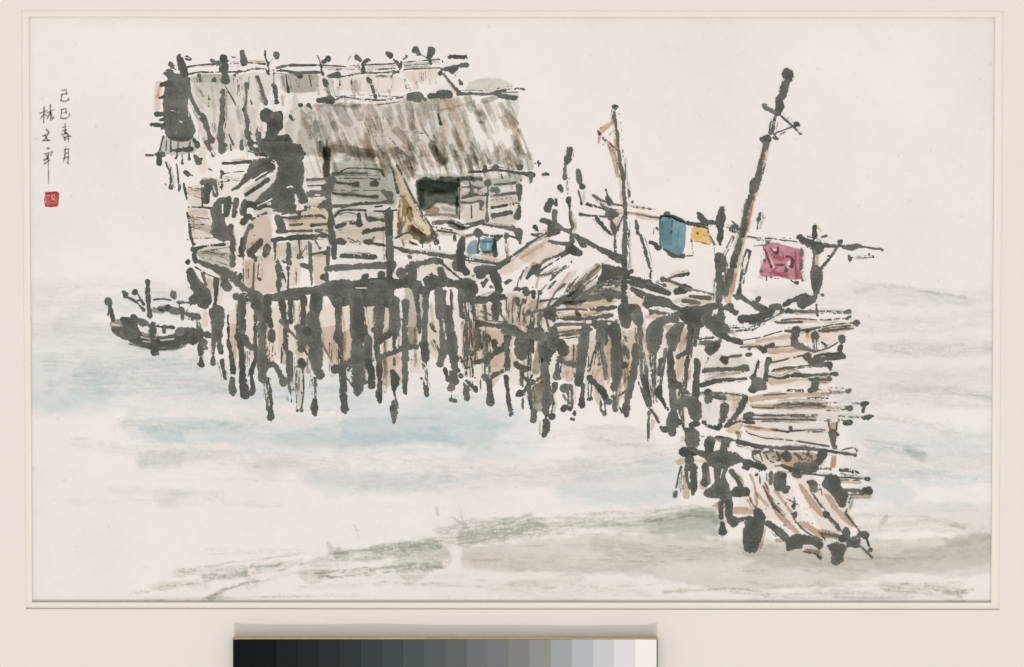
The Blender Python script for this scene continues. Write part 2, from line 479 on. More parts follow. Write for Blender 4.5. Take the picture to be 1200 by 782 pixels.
    def finish(self, name, parent, z):
        f = -.55 * np.log(np.maximum(self.wet, 1e-20))
        # the weave shows through where the brush ran dry
        GX, GY = np.meshgrid(self.x0 + np.arange(self.nx) * self.res, self.y0 + np.arange(self.ny) * self.res)
        patch = sstep(.50, .82, .6 * vnoise(GX / 11, GY / 9, 31) + .4 * vnoise(GX / 5, GY / 5, 37))
        grain = .55 * vnoise(GX / 1.0, GY / 2.6, 41) + .45 * vnoise(GX / 2.4, GY / 1.0, 43)
        f = f + np.clip(grain - .42, 0, 1) * patch * np.clip(DRYNESS * 9, 0, 12) * np.clip((f + 5) / 4.2, .12, 1)
        a = 1 - sstep(-.55, .55, f)
        a = 1 - (1 - a) * (1 - self.ink)
        a *= self.keep
        tint = self.tint * (.15 + .85 * self.keep)[..., None]
        vis = (a > .012) | (tint.min(axis=2) < -.012)
        q = vis[:-1, :-1] | vis[1:, :-1] | vis[:-1, 1:] | vis[1:, 1:]
        jj, ii = np.nonzero(q)
        if len(jj) == 0: return None
        nx = self.nx
        quad = np.stack([jj * nx + ii, (jj + 1) * nx + ii, (jj + 1) * nx + ii + 1, jj * nx + ii + 1], 1)
        used, inv = np.unique(quad, return_inverse=True)
        inv = inv.reshape(-1, 4)
        vj, vi = used // nx, used % nx
        wx, wy = plane(self.x0 + vi * self.res, self.y0 + vj * self.res, 0.0)
        me = bpy.data.meshes.new(name)
        nv, nf = len(used), len(inv)
        me.vertices.add(nv); me.loops.add(nf * 4); me.polygons.add(nf)
        co = np.stack([wx, wy, np.full(nv, z)], 1).astype(np.float32)
        me.vertices.foreach_set('co', co.ravel())
        me.loops.foreach_set('vertex_index', inv.astype(np.int32).ravel())
        me.polygons.foreach_set('loop_start', (np.arange(nf) * 4).astype(np.int32))
        me.update(calc_edges=True)
        at = me.attributes.new('ink', 'FLOAT', 'POINT')
        at.data.foreach_set('value', np.clip(a[vj, vi], 0, 1).astype(np.float32))
        an = me.attributes.new('depth', 'FLOAT', 'POINT')
        an.data.foreach_set('value', self.tone[vj, vi].astype(np.float32))
        ac = me.attributes.new('tint', 'FLOAT_COLOR', 'POINT')
        # light crosses the glaze twice, so each crossing takes the square root
        c = np.ones((nv, 4), np.float32); c[:, :3] = np.exp(tint[vj, vi] * .5)
        ac.data.foreach_set('color', c.ravel())
        me.materials.append(M_PIG)
        o = bpy.data.objects.new(name, me); COL.objects.link(o); o.parent = parent
        return o

_layer = [0]
_grng = random.Random(3)
def ghosts(marks, p):
    """loose hairs of the brush: fine dry lines running beside the longer strokes"""
    out = []
    for m in marks:
        if m['poly'] or m['pig'] or m['erase'] or len(m['pts']) < 2: continue
        L = sum(math.hypot(b[0] - a[0], b[1] - a[1]) for a, b in zip(m['pts'], m['pts'][1:]))
        if L < 14: continue
        for k in range(2):
            if _grng.random() > p: continue
            s = _grng.choice((-1, 1)); pts = []
            off = _grng.uniform(.3, 2.2)
            P = smooth_line(m['pts'], 4)
            a0 = int(len(P) * _grng.uniform(0, .35)); a1 = int(len(P) * _grng.uniform(.6, 1)) + 1
            P = P[a0:a1]
            if len(P) < 2: continue
            for i, (x, y, w) in enumerate(P):
                q = P[min(i + 1, len(P) - 1)]; o = P[max(i - 1, 0)]
                dx, dy = q[0] - o[0], q[1] - o[1]; n = math.hypot(dx, dy) + 1e-6
                h = s * (w / 2 + off)
                pts.append((x - dy / n * h, y + dx / n * h, _grng.uniform(.5, 1.1)))
            out.append(dict(poly=False, erase=False, dry=_grng.uniform(.25, .5), ink=1.0 if _grng.random() < .6 else .6, pig=None, dens=1.0, soft=None, pts=pts))
            if _grng.random() < .5:
                out.append(dict(poly=False, erase=False, dry=.25, ink=1.0, pig=_grng.choice('TBN'), dens=_grng.uniform(.12, .35), soft=1.0,
                                pts=[(x, y, 3.5) for x, y, _ in pts]))
    return out
GHOST = 0.0
def part(name, parent, text, label=None, res=0.62, extra=None, group=None, kind=None):
    _layer[0] += 1
    marks = (parse(text) if text else []) + (extra or [])
    if GHOST: marks = marks + ghosts(marks, GHOST)
    o = Sheet(marks, res).finish(name, parent, 4e-5 + _layer[0] * 2.4e-6)
    if o: tag(o, label, None, group, kind)
    return o
def node(name, parent, label=None, group=None):
    return tag(empty(name, (0, 0, 0), parent), label, None, group)

# ================================================================== washes: water and shore
_wr = random.Random(21)
def streaks(n, boxes):
    out = []
    for _ in range(n):
        x0, x1, y0, y1, pg = _wr.choice(boxes)
        x = _wr.uniform(x0, x1); y = _wr.uniform(y0, y1); L = _wr.uniform(40, 200); w = _wr.choice((.9, 1.4, 2.2, 4, 7))
        dy = _wr.uniform(-6, 6); b = _wr.uniform(-3, 3)
        xe = min(x + L, x1 + 10)
        out.append(dict(poly=False, erase=False, dry=_wr.uniform(.25, .5), ink=1.0, pig=_wr.choice(pg), dens=_wr.uniform(.12, .40) * (1 if w < 3 else .6), soft=_wr.uniform(.7, 2),
                        pts=[(x, y, w * .6), ((x + xe) / 2, y + dy / 2 + b, w), (xe, y + dy, w * .5)]))
    return out
water = part('water', painting, '''
@0,0,1
PA1s12 36,352 120,346 235,356 235,440 150,446 36,440
20F4s8d3 40,338 130,334 215,345
24F5s8d3 36,352 110,356 200,352 ; 26F5s10d3 38,385 120,392 190,398 ; 18F4s8 100,372 70,380 130,384
30A3s10d3 40,412 110,408 200,418 ; 24F6s8d4 60,425 170,428 230,424
60A4s14 45,450 80,452 115,448,40 ; 30A4s10 40,472 90,474 120,470 ; 16u2s8 50,480 75,474
46A5s12d2 110,446 200,440 300,452 420,450 ; 26A4s8d3 120,468 220,470 330,462 430,470
20F6s6d3 60,450 160,446 260,452 ; 14F7s5d4 140,498 230,499 300,497
40A4s8d2 160,500 230,506 300,500 380,508,44 470,505 560,506,48
16A4s5 170,505 210,512 ; 18u2.5s5d2 330,512 430,515 520,512
PA4s5 165,500 240,488 330,505 420,490 560,488 600,500 560,518 480,522 400,526 300,526 230,520 190,522
Pu2.2s6 400,470 480,466 560,478 625,486 640,520 615,542 575,540 548,542 520,522 480,518 430,524 400,524
24u2s6d3 420,486 500,480 600,492 ; 14u3s4 430,514 500,511 540,518 ; 12u2s4 550,530 600,532 
26A3s8d3 420,440 480,450 560,462 ; 22A3s8 500,470 600,480 
6Ed3 150,519 160,519
16F5s4d4 90,520 150,528 240,532 ; 20F5s4d3 165,540 230,534 330,540 400,548 ; PF4s5 160,540 175,528 215,530 212,545 190,552 165,550
PF4s6 285,548 310,536 345,534 365,545 340,554 315,562 ; 22F5s8d2 360,556 420,566 520,560 ; PA3s8 350,560 420,552 500,560 560,556 520,574 430,580 380,582
24F4s6d3 400,530 480,540 600,552 700,548 ; 22F4s5d3 430,565 520,568 620,560 700,555 780,545 
PF4s6 180,578 200,572 222,576 205,592 186,596 ; 8F4s3d4 80,588 200,588 330,592 ; 10F3s4 130,575 260,580
PA4s8 640,572 700,552 790,536 800,580 770,594 690,590 ; 24A3s8d2 660,580 720,585 790,580
16F6s5d4 660,545 730,540 800,528 ; 14F5s5d4 640,510 700,505 760,508 ; 6F7s2d4 690,512 720,520 760,522 ; 5F6s2d4 680,500 740,502
30F3s10 690,520 760,524
PF5s4 876,340 930,334 955,345 950,356 900,352 ; 22F4s8d2 960,352 1020,346 1090,350 1160,346 ; 12F4s2d5 1000,334 1060,340 1140,356 ; 5F8s1.5d5 1002,342 1050,336 1130,350
26F4s8d3 1000,378 1070,382 1160,372 ; 24F4s8d3 996,412 1080,408 1165,404 ; 28F4.5s8d2 990,438 1070,446 1165,440
16F8s5d4 1030,405 1090,412 1160,408 ; 10F8s3d5 1090,455 1165,466 ; 26F6s8d3 990,470 1060,462 1160,468
10F9s3d5 1030,488 1080,496 1120,510 ; 34A3.5s8d2 1010,510 1080,514 1160,520 ; 24A3s8d2 1030,530 1090,526 1165,512 ; 18F8s5d4 1020,520 1080,530 
12F9s3 1065,528 1080,534 ; 30F6s10d2 1000,545 1070,548 1160,540 ; 10A7s3d4 1020,560 1090,556 1165,562 ; 26A5s7 1000,582 1030,576 1060,580 ; 10A4s4 1080,566 1140,566
20F2s12 960,400 1000,500 
PF4s10 1010,600 1080,590 1160,590 1165,620 1080,612
''', 'pale blue and grey water washed in wide horizontal strokes', res=1.1,
     extra=streaks(210, [(36, 240, 340, 470, 'AFF'), (60, 420, 440, 530, 'AAu'), (100, 620, 530, 590, 'AF'), (400, 800, 480, 580, 'AFF'), (960, 1150, 340, 480, 'FFA'), (985, 1150, 480, 600, 'AFF'), (420, 620, 460, 530, 'Au')]))
shore = part('shore', painting, '''
@0,0,1
PH4.6s3 540,642 620,634 700,626 800,628 860,632 960,630 1060,632 1160,628 1162,668 1130,678 1060,672 980,686 900,692 830,690 760,676 680,672 600,670 545,666
PG1.8s3 860,640 960,640 1050,646 1158,634 1160,660 1100,672 1000,668 900,664
20H4s4d3 700,640 800,650 900,645 ; 24H4s8d3 560,655 660,664 760,660
14H4s3d3 1010,620 1080,616 1165,625 ; 24G1.6s4d3 1030,652 1100,648 1160,640 ; 20G1.4s4d3 880,668 940,655 1000,676
12N3s4 1110,636 1150,630 1162,632 ; 6H5s3d4 1000,605 1080,606 1130,618
16N3.5s3d3 760,607 800,600 830,600 ; 20N2.4s4d2 770,618 830,612 842,625 ; PN2.5s6 690,616 760,606 835,604 845,630 800,632 740,626
12N4s4 800,604 830,600 845,612 ; 5N4s2d4 620,610 700,602 770,598
22N4.5s4d2 545,628 590,622 620,612 640,618,10 ; 10N4s3d3 515,622 560,614 600,610
16N4s4d4 430,650 500,638 600,626 700,612 770,610
PN2.4s2d3 460,648 490,636 520,640 530,658 505,672 480,684 462,668 ; 10N4s2d3 470,640 500,636 515,640 ; 10N4s3 498,664 515,660 ; 16N2.4s3d3 475,655 520,648
PN2.8s2d3 348,672 360,658 382,650 395,640 404,646 412,652 440,646 470,642 480,652 430,658 400,664 384,670 374,684 360,684 350,678
PN3s3 384,650 382,632 392,642 400,640 410,650 400,656 ; 8N5s2d4 395,650 440,643 480,638 ; 5N6s2d4 370,672 430,667 500,660 ; 4N7s2d5 372,678 440,672 520,664
8N6s2.5d2 240,676 262,677 287,672 ; 9N4.5s3d4 290,674 330,664 352,659 ; 7N5s2d5 205,670 260,668 330,660 
6N6s2d3 246,702 262,692 280,686,4 300,681 ; 10N4s3d4 240,703 258,699
4H8s2d4 150,697 200,688 250,680 ; 8H5s3d4 180,688 220,685 240,688 ; 8H5s3d3 206,674 222,672 ; 3H7s1d5 170,703 300,700 420,698 ; 5H5s2d5 350,690 450,684 540,686
3H8s1d5 240,664 300,656 350,650 ; 5H6s2d5 290,690 340,672 400,676
12H4s4d5 560,684 660,690 760,694 ; 10H4s3d3 600,684 680,678 ; 14H3s4d4 580,692 680,700 ; 10H4s3d5 880,702 980,697 1060,700 
8N5s3d3 1035,684 1070,688 1110,690 ; 5H8s2d5 1040,692 1100,696 1140,692 ; 6N4s2d4 1118,690 1130,694 ; 4H8s2 1122,698 1126,700
6H9s2d4 780,694 830,690 900,696 ; 12G2s4d4 955,690 965,684
4H9s1d4 512,596 513,602 ; 3H9s1d4 540,598 542,612 ; 3H9s1d4 530,606 538,612 ; 2H9s1 418,622 ; 3H8s1d4 416,616 420,630 ; 8H7s2d3 1035,612 1040,606 
PN2s5 770,604 800,598 836,600 842,618 838,628 800,630 772,622
''', 'grey green shore of smeared dry strokes along the bottom', res=1.0,
     extra=streaks(70, [(540, 1100, 632, 690, 'HHG'), (220, 560, 640, 690, 'NH'), (420, 840, 604, 650, 'NNH'), (880, 1120, 684, 700, 'N')]))

# ================================================================== inscription and seal
insc = node('inscription', painting, 'two short columns of handwritten characters in the upper left')
part('character', insc, '''@30,90,4.8875
8g9 208,78 232,74,5 ; 7g9 232,74 234,100 ; 8g9 208,102 238,98,4 ; 9g9 208,102 202,138,6 ; 10g9 202,138 225,142 248,132,4 ; 7g9 246,132 246,122''', res=.4)
part('character', insc, '''@30,90,4.8875
8g9 205,190 232,182,5 ; 7g9 232,182 232,208 ; 8g9 206,210 236,204,4 ; 9g9 206,190 202,236,6 ; 10g9 202,238 228,240 254,226,4 ; 7g9 252,224 250,212''', res=.4)
part('character', insc, '''@30,90,4.8875
10g9 212,292 236,284,5 ; 8g9 208,312 236,304 ; 7g9 206,332 240,322 ; 8g9 226,272 226,320 212,348,4 ; 10g9 226,318 244,336 262,344,5 ; 8g9 222,348 246,342 ; 8g9 222,348 224,366 ; 8g9 246,342 246,376,5 ; 7g9 224,360 246,356''', res=.4)
part('character', insc, '''@30,90,4.8875
8g9 226,418 224,460 214,492,3 ; 10g9 226,418 246,414,5 ; 7g9 246,414 244,498 ; 7g9 226,440 246,436 ; 7g9 218,468 246,460 ; 7g9 230,404 228,418 ; 6g9 244,498 236,490''', res=.4)
part('character', insc, '''@30,90,4.8875
8g9 82,210 124,194,5 ; 10g9 106,176 104,264,6 ; 7g9 104,214 86,240 ; 7g9 108,212 122,226 ; 8g9 124,208 164,188,4 ; 10g9 142,162 144,250,5 ; 8g9 142,206 124,240 ; 11g9 144,206 154,242,6 ; 7g9 152,242 162,232''', res=.4)
part('character', insc, '''@30,90,4.8875
10g9 120,304 130,314 ; 8g9 98,340 138,320,4 ; 7g9 134,322 104,366 ; 10g9 112,338 128,366,9 ; 8g9 100,366 140,364''', res=.4)
part('character', insc, '''@30,90,4.8875
12g9 124,410 134,412 ; 9g9 108,442 154,430,5 ; 7g9 152,432 144,450 ; 9g9 118,450 128,466 ; 11g9 104,478 124,470 ; 9g9 108,498 140,478,4 ; 10g9 130,440 130,520,6 131,560,7 132,612,6''', res=.4)
part('seal', painting, '''@30,90,4.8875
PV10s.8 109,676 112,663 122,660 150,658 176,660 188,664 191,676 190,700 189,728 185,742 170,746 140,747 118,745 109,738 106,710
5E 122,682 138,680 ; 4E 130,682 124,712 ; 4E 122,714 140,712 ; 4E 150,682 164,678 168,694 152,698 150,682 ; 4E 160,700 172,714 ; 3E 114,676 114,728 ; 3E 152,706 164,704 ; 3E 130,722 170,722 ; 3E 178,690 180,722 ; 3E 126,734 134,728
6Vd4 112,664 180,662 ; 6V5d4 110,740 180,742
''', 'small red seal with pale carved characters below the inscription', res=.4)

# ================================================================== the big stilt house
WASH = 1.4; GHOST = 0.32
house = node('stilt_house', painting, 'large stilt house under two thatched roofs on a forest of dark stilts')
random.seed(11)
def inside(poly, x, y):
    c = False
    for (ax, ay), (bx, by) in zip(poly, poly[1:] + poly[:1]):
        if (ay > y) != (by > y) and x < (bx - ax) * (y - ay) / (by - ay) + ax: c = not c
    return c
def scatter(poly, n, fn):
    xs = [p[0] for p in poly]; ys = [p[1] for p in poly]; out = []
    while len(out) < n:
        x, y = random.uniform(min(xs), max(xs)), random.uniform(min(ys), max(ys))
        if inside(poly, x, y): out.append(fn(x, y))
    return out
def mark(pts, pig=None, dens=1.0, dry=0.0, ink=1.0, soft=None):
    return dict(poly=False, erase=False, dry=dry, ink=ink, pig=pig, dens=dens, soft=soft, pts=pts)
def straw(lmin, lmax, wmin, wmax, pigs, d0, d1, slope=.36, dry=.25, soft=.8):
    def f(x, y):
        L = random.uniform(lmin, lmax); w = random.uniform(wmin, wmax); s = slope + random.uniform(-.12, .12)
        return mark([(x, y, w), (x + s * L * .5, y + L * .5, w * random.uniform(.8, 1.15)), (x + s * L, y + L, w * random.uniform(.5, 1))],
                    random.choice(pigs), random.uniform(d0, d1), dry if random.random() < .7 else 0, 1, soft)
    return f

back_poly = [(226, 90), (500, 78), (512, 88), (508, 104), (420, 112), (338, 126), (300, 150), (290, 168), (232, 168), (228, 150)]
part('back_roof', house, '''
@170,50
PG1.5s10 310,240 900,215 900,320 800,460 770,700 560,760 420,720 360,560
PN1.4s8 330,240 620,230 620,420 480,460 360,380
PN2.5s10 940,225 1200,215 1200,345 1000,350 950,320 ; PG2s10 950,225 1200,215 1200,345 1000,350
60N2s8 340,260 560,250 ; 60B1s14 590,560 620,720 ; 40B1s10 760,480 770,640
40d1 375,240 380,265 ; 36 485,262
8d4 445,370 445,450 ; 26d3 450,395 ; 12 446,450
12 710,290,30 712,400 700,470,30 715,540,35 720,640,45 750,740,45 ; 30 690,470 ; 26 740,640
40 548,345,44 540,430 545,520,44 530,620,50 540,760,58
20 905,310,50 920,370,30 922,415,44 ; 7 905,220 905,300 ; 14 906,215
7 780,240,22 790,235,26 850,430,22 ; 7 800,260 850,420,26 ; 5 740,400 750,430,20
5 560,300 640,440,18 ; 4 650,260 648,400 ; 4 665,240 660,380 ; 4 730,240 725,330 ; 4 380,320 430,400 ; 4 620,250 618,300 ; 5d3 680,280 670,400
18 590,650 620,720 ; 20 680,690 680,745,30 ; 26 565,720 ; 14 600,720 606,760
40 430,700,40 460,750,44
5 990,220 1008,345,26 ; 4 1060,250 1058,320 ; 4 1150,230 1170,310 ; 36g9 1090,240
@340,50
PB1s14 320,250 700,215 780,260 760,340 640,350 340,340 ; PB1.5s10 780,200 1020,180 1040,250 900,290 820,260
PT1.5s10 0,230 250,235 280,330 100,345 0,350 ; 12T3s6d3 0,345 120,345 250,330 ; 10T2s6 280,340 420,330 700,350
6 850,340 800,240 ; 4 920,200 925,260 ; 4 950,200 955,250 ; 4 935,215 936,270 ; 4 350,250 350,300,14 ; 4 435,240 430,295,12 ; 4 450,265 455,295 ; 4 135,230 152,310 ; 4 45,250 50,310 ; 4 65,260 60,315 ; 4 710,270 712,320 ; 5d3 800,240 820,320,16
38 245,270,40 248,290,44 ; 6 250,300 285,410 ; 6 262,300 295,400 ; 50 200,405,40 240,405,50 285,405,60
38 548,255,36 556,270,40 ; 6 560,285 600,380,28 ; 6 572,280 610,380
8g8 600,240 640,235,24 690,238
6 1070,215 1190,355,30 ; 6 1085,220 1200,370 ; 36 1055,215,40
''', 'upper roof of grey brown thatch behind, with dark vertical battens',
     extra=scatter(back_poly, 60, straw(8, 22, 2, 6, 'TGN', .15, .4, .15, .35)))
part('ridge_pole', house, '''
@170,50
9 300,172,16 370,158 520,150,14 ; 12 300,226,18 370,210 440,210,18 520,208 ; 10 590,148 680,150 ; 12 730,142 840,152,16 ; 16 580,208 700,200 760,185,20 850,185
22 925,180 1000,162 1200,160,14 ; 16 900,196 1000,200 1080,215,20 1200,206
24 630,230 660,205
@340,50
11 0,160 230,160 400,168 520,158 700,150 850,135 1000,122 1050,120,18 1064,132,26 ; 18 0,212,20 110,212 210,210 ; 16 50,225,36
10 260,237 350,240 520,215 640,212 700,210,18 760,206,28 ; 40 280,235,26 330,228,52 ; 18 330,190
7d3 250,188 420,192 700,188 ; 8d1 800,165 850,160 1000,148 ; 10 800,192 850,186 1050,178 ; 12d4 600,190 760,180
24 720,210 710,245,18
@480,60
42 285,38,40 340,42,32 395,42,36 ; 28 225,128,20 310,122,62 345,108 400,96,36 ; 30 300,140,50 ; 8 320,170 340,190 362,222,36
''', 'doubled bamboo ridge poles with knotted ends')
part('ridge_tie', house, '''@170,50
56 240,100,44 265,180,64 270,250,60 ; 30 300,260,40 320,370 375,490,30 410,530,56 440,620,30 470,685,50 ; 26d1 300,110,46 322,115,20
34 180,150,40 190,170 ; 12 200,180 215,190''')
part('ridge_tie', house, '''@170,50
56 555,110,56 550,180,74 ; 50 560,210,46 565,265,60 ; 30 470,125,30 520,150,44 ; 14 605,100,10 640,115''')
part('ridge_tie', house, '''@170,50
34 685,70,36 690,110,40 697,140,52 ; 24 690,155 ; 16d4 612,105 640,112 ; 6 630,100 655,130''')
part('ridge_tie', house, '''@170,50
12 845,60,14 850,110 865,150,20 868,215,38 ; 8 868,150 905,105 ; 54 928,88,56 926,94''')
part('ridge_tie', house, '''@340,50
9 190,90,8 206,120 212,150 ; 26 215,160 232,225 ; 44 238,132,34 262,115,52''')
part('ridge_tie', house, '''@340,50
38 468,102,40 492,128,26 ; 26 545,125,38 512,150,24 514,210,34 ; 14d4g6 400,130 420,100''')
part('ridge_tie', house, '''@340,50
22 680,75,26 ; 40 705,92,44 ; 8 720,112 770,160,40 ; 24 818,100,26 770,155,24 ; 26 780,150 770,190''')
part('ridge_tie', house, '''@340,50
50 882,55,54 905,85,30 ; 6 920,85 965,112 ; 60 992,58,62 982,110,36 990,150,26''')

part('gable', house, '''
@170,50
50B2.5s8 95,290 85,460 ; 20B4s4 100,300 90,390
Pk 135,345 160,262 215,215 300,250 322,330 300,420 316,500 345,590 352,640 310,690 200,690 140,640 132,520 126,430
60d1 190,300 ; 64 160,215,62 175,222 ; 36 115,298,36 180,290,40 ; 40 82,500,42 108,502 ; 16 108,500 140,500
30 48,577,34 80,576 130,580,28 ; 30 110,545 130,540 ; 26 100,390,20 130,380 ; 16 125,430 ; 30d2 120,600
12E 245,555 262,560 ; 10Ed3 300,440 310,520 ; 40Ed8 160,330 290,320 ; 50Ed8 150,470 290,500 ; 40Ed7 180,640 300,600 ; PI9s3 135,345 160,262 215,215 300,250 322,330 300,420 316,500 345,590 352,640 310,690 200,690 140,640 132,520 126,430
''', 'dark inked gable end with knobbly edge', extra=[])
part('gable_fringe', house, '''
@170,50
PN4s6 130,660 350,670 340,780 110,780
14 128,660 112,720 100,775 ; 10 150,690 148,760 ; 14 180,690 182,770 ; 10 235,690 228,770 ; 9 270,690 272,760 ; 14 320,690 300,760 ; 40 340,670,26 366,720,44 ; 20 240,760
@170,170
22 10,70,24 60,72 130,62,44 ; 34 100,70,40 100,128,40 ; 14 180,20 185,72,20 ; 24 200,45 250,36 330,30,34 ; 12 225,60 222,95,28 ; 12 262,70 263,128,28 ; 12 310,60 312,98,32
14 145,120 160,160 180,210 182,300,34 ; 12 190,140 170,200 ; 14 222,135 232,230 240,312,36 ; 10d3 140,270 150,285
36 285,195,36 298,205,40 ; 14 300,205 335,214 ; 38 352,75,28 376,120,50 ; 24 395,95 ; 12 365,0,30 ; 30 440,0,20 452,40,36 480,80,22 ; 12 450,170,14 470,180
''', 'dripping fringe under the gable')
part('thatch_bundle', house, '''
@170,50
Pk 810,485 850,460 905,485 960,480 970,600 925,650 1010,650 1050,720 1110,760 1130,800 780,800 785,700 850,660 870,600 840,550
100 855,505,90 850,515 ; 80 920,530 ; 100 905,590 ; 80 890,640,90 ; 30d3 800,600 790,680 ; 30d3 1000,660 1060,740 ; 26d4 800,640 820,760 ; 30d4 780,700 ; 30d4 1060,760
@170,170
Pk 770,-20 1060,-20 1112,30 1118,170 1112,300 1150,355 1148,405 1100,420 1070,390 1056,330 1062,470 985,485 900,465 880,400 800,445 770,470 758,430 800,360 880,290 920,240 925,190 930,140 880,90 800,20
14 1010,300
Pk 835,90 880,90 915,115 905,175 840,195 760,240 700,275 650,310 605,332 605,310 660,270 690,220 730,150 780,105
44 770,120 ; 8E 890,120 935,150 ; 12E 1000,300 1025,290 1038,298
30 860,245,38 800,290,36 710,350,26 ; 16 780,250 850,205 910,165
9E 905,195 860,215 ; 9E 790,430 890,380
50 705,410,58 688,470,48 ; 60 735,420,50 800,430 ; 50 690,540,60 735,500,40 ; 18 750,525 800,500 850,478 ; 28 800,445 850,430 920,430
PN2s6 700,300 900,210 920,260 780,400 700,400 ; 60N2s6 800,470 900,460
10 540,190,34 536,240,18 540,300,40 ; 8 545,262 600,250 580,245 ; 22 550,130,28 620,128 740,118,26 ; 9 545,205 620,192 700,185 ; 8d4 550,222 690,240
24d3 740,0 780,40 ; 16d4 720,40 800,60 ; 40 750,-10 
''', 'big black bundle of thatch at the corner of the roofs', extra=[])
part('side_wall', house, '''
@170,170
PT2s8 300,290 400,300 420,440 460,520 470,650 340,660 300,520 ; 50B2s10 320,330 400,340 ; 60B1.5s10 400,40 410,170 ; 60N2s8 330,520 450,600 ; 40B2s8 320,470 420,480
20 272,270,16 282,320,30 294,380,20 ; 7 300,298 400,312 ; 7 300,340 400,378 ; 14 305,437 400,440 480,446 ; 8 310,505 450,520 ; 6 330,580 450,610 ; 6 320,560 420,560 ; 7 330,657 480,655 ; 12 295,475,16 312,540,26 320,640,22 342,695,28 ; 12 300,665
40 405,265,44 480,275,70 498,345,44 ; 60 440,300,60 430,400,40 ; 16 400,300 405,430
Pk 455,460 500,390 540,365 600,385 592,440 560,520 595,610 602,665 560,678 500,665 460,620 470,540
13E 545,420 545,480 ; 8E 480,290 495,340 ; 7E 470,320 474,380
46 590,385 570,490 ; 46 640,392,54 636,440 625,495,38 ; 42 605,575,44 ; 30 600,600 615,690,42 615,790,36
18 335,740,30 430,712 500,705 560,700,34 ; 40 340,735
@110,290
PN3s6 712,40 800,20 950,40 965,150 860,120 760,90 ; 5 725,40 830,50 955,85 ; 4 740,75 850,95 950,130 ; 4d2 720,55 900,70 950,100 ; 5d3 760,30 940,50 ; 24 975,0 970,60 980,130,34
@170,170
PN2s6 345,730 590,690 600,780 345,780 ; 5d2 350,760 450,740 590,720 ; 5d3 360,775 580,760
''', 'left wall of pale planks with a ragged dark opening')
part('lower_left_wall', house, '''
@170,170
PB2s8 740,540 870,500 880,700 690,740 ; PT2s8 690,560 880,480 880,720 690,730
44 742,572,48 720,600,18 695,680 675,770,44 ; 10 770,635 ; 36 735,750,40 810,680,50 ; 50 860,720,46 850,770
@260,280
PB2s8 150,150 380,120 390,360 240,390 160,300 ; PT1s10 150,20 380,20 380,370 200,380 ; PT2s8 160,160 240,160 230,300 160,320
30 65,0,30 70,60,36 78,180,38 ; 24 140,0 130,110,36 ; 40 270,30,48 200,110,46 ; 40 320,75,44 ; 40 235,140,50 ; 12 150,130 150,300 ; 16 225,170 222,300 215,380,36 ; 30 265,285 ; 8 260,150 250,280 ; 5 170,160 172,280 ; 5 190,170 188,290 ; 5d3 280,140 285,280
''', 'lower left wall of upright brown boards')
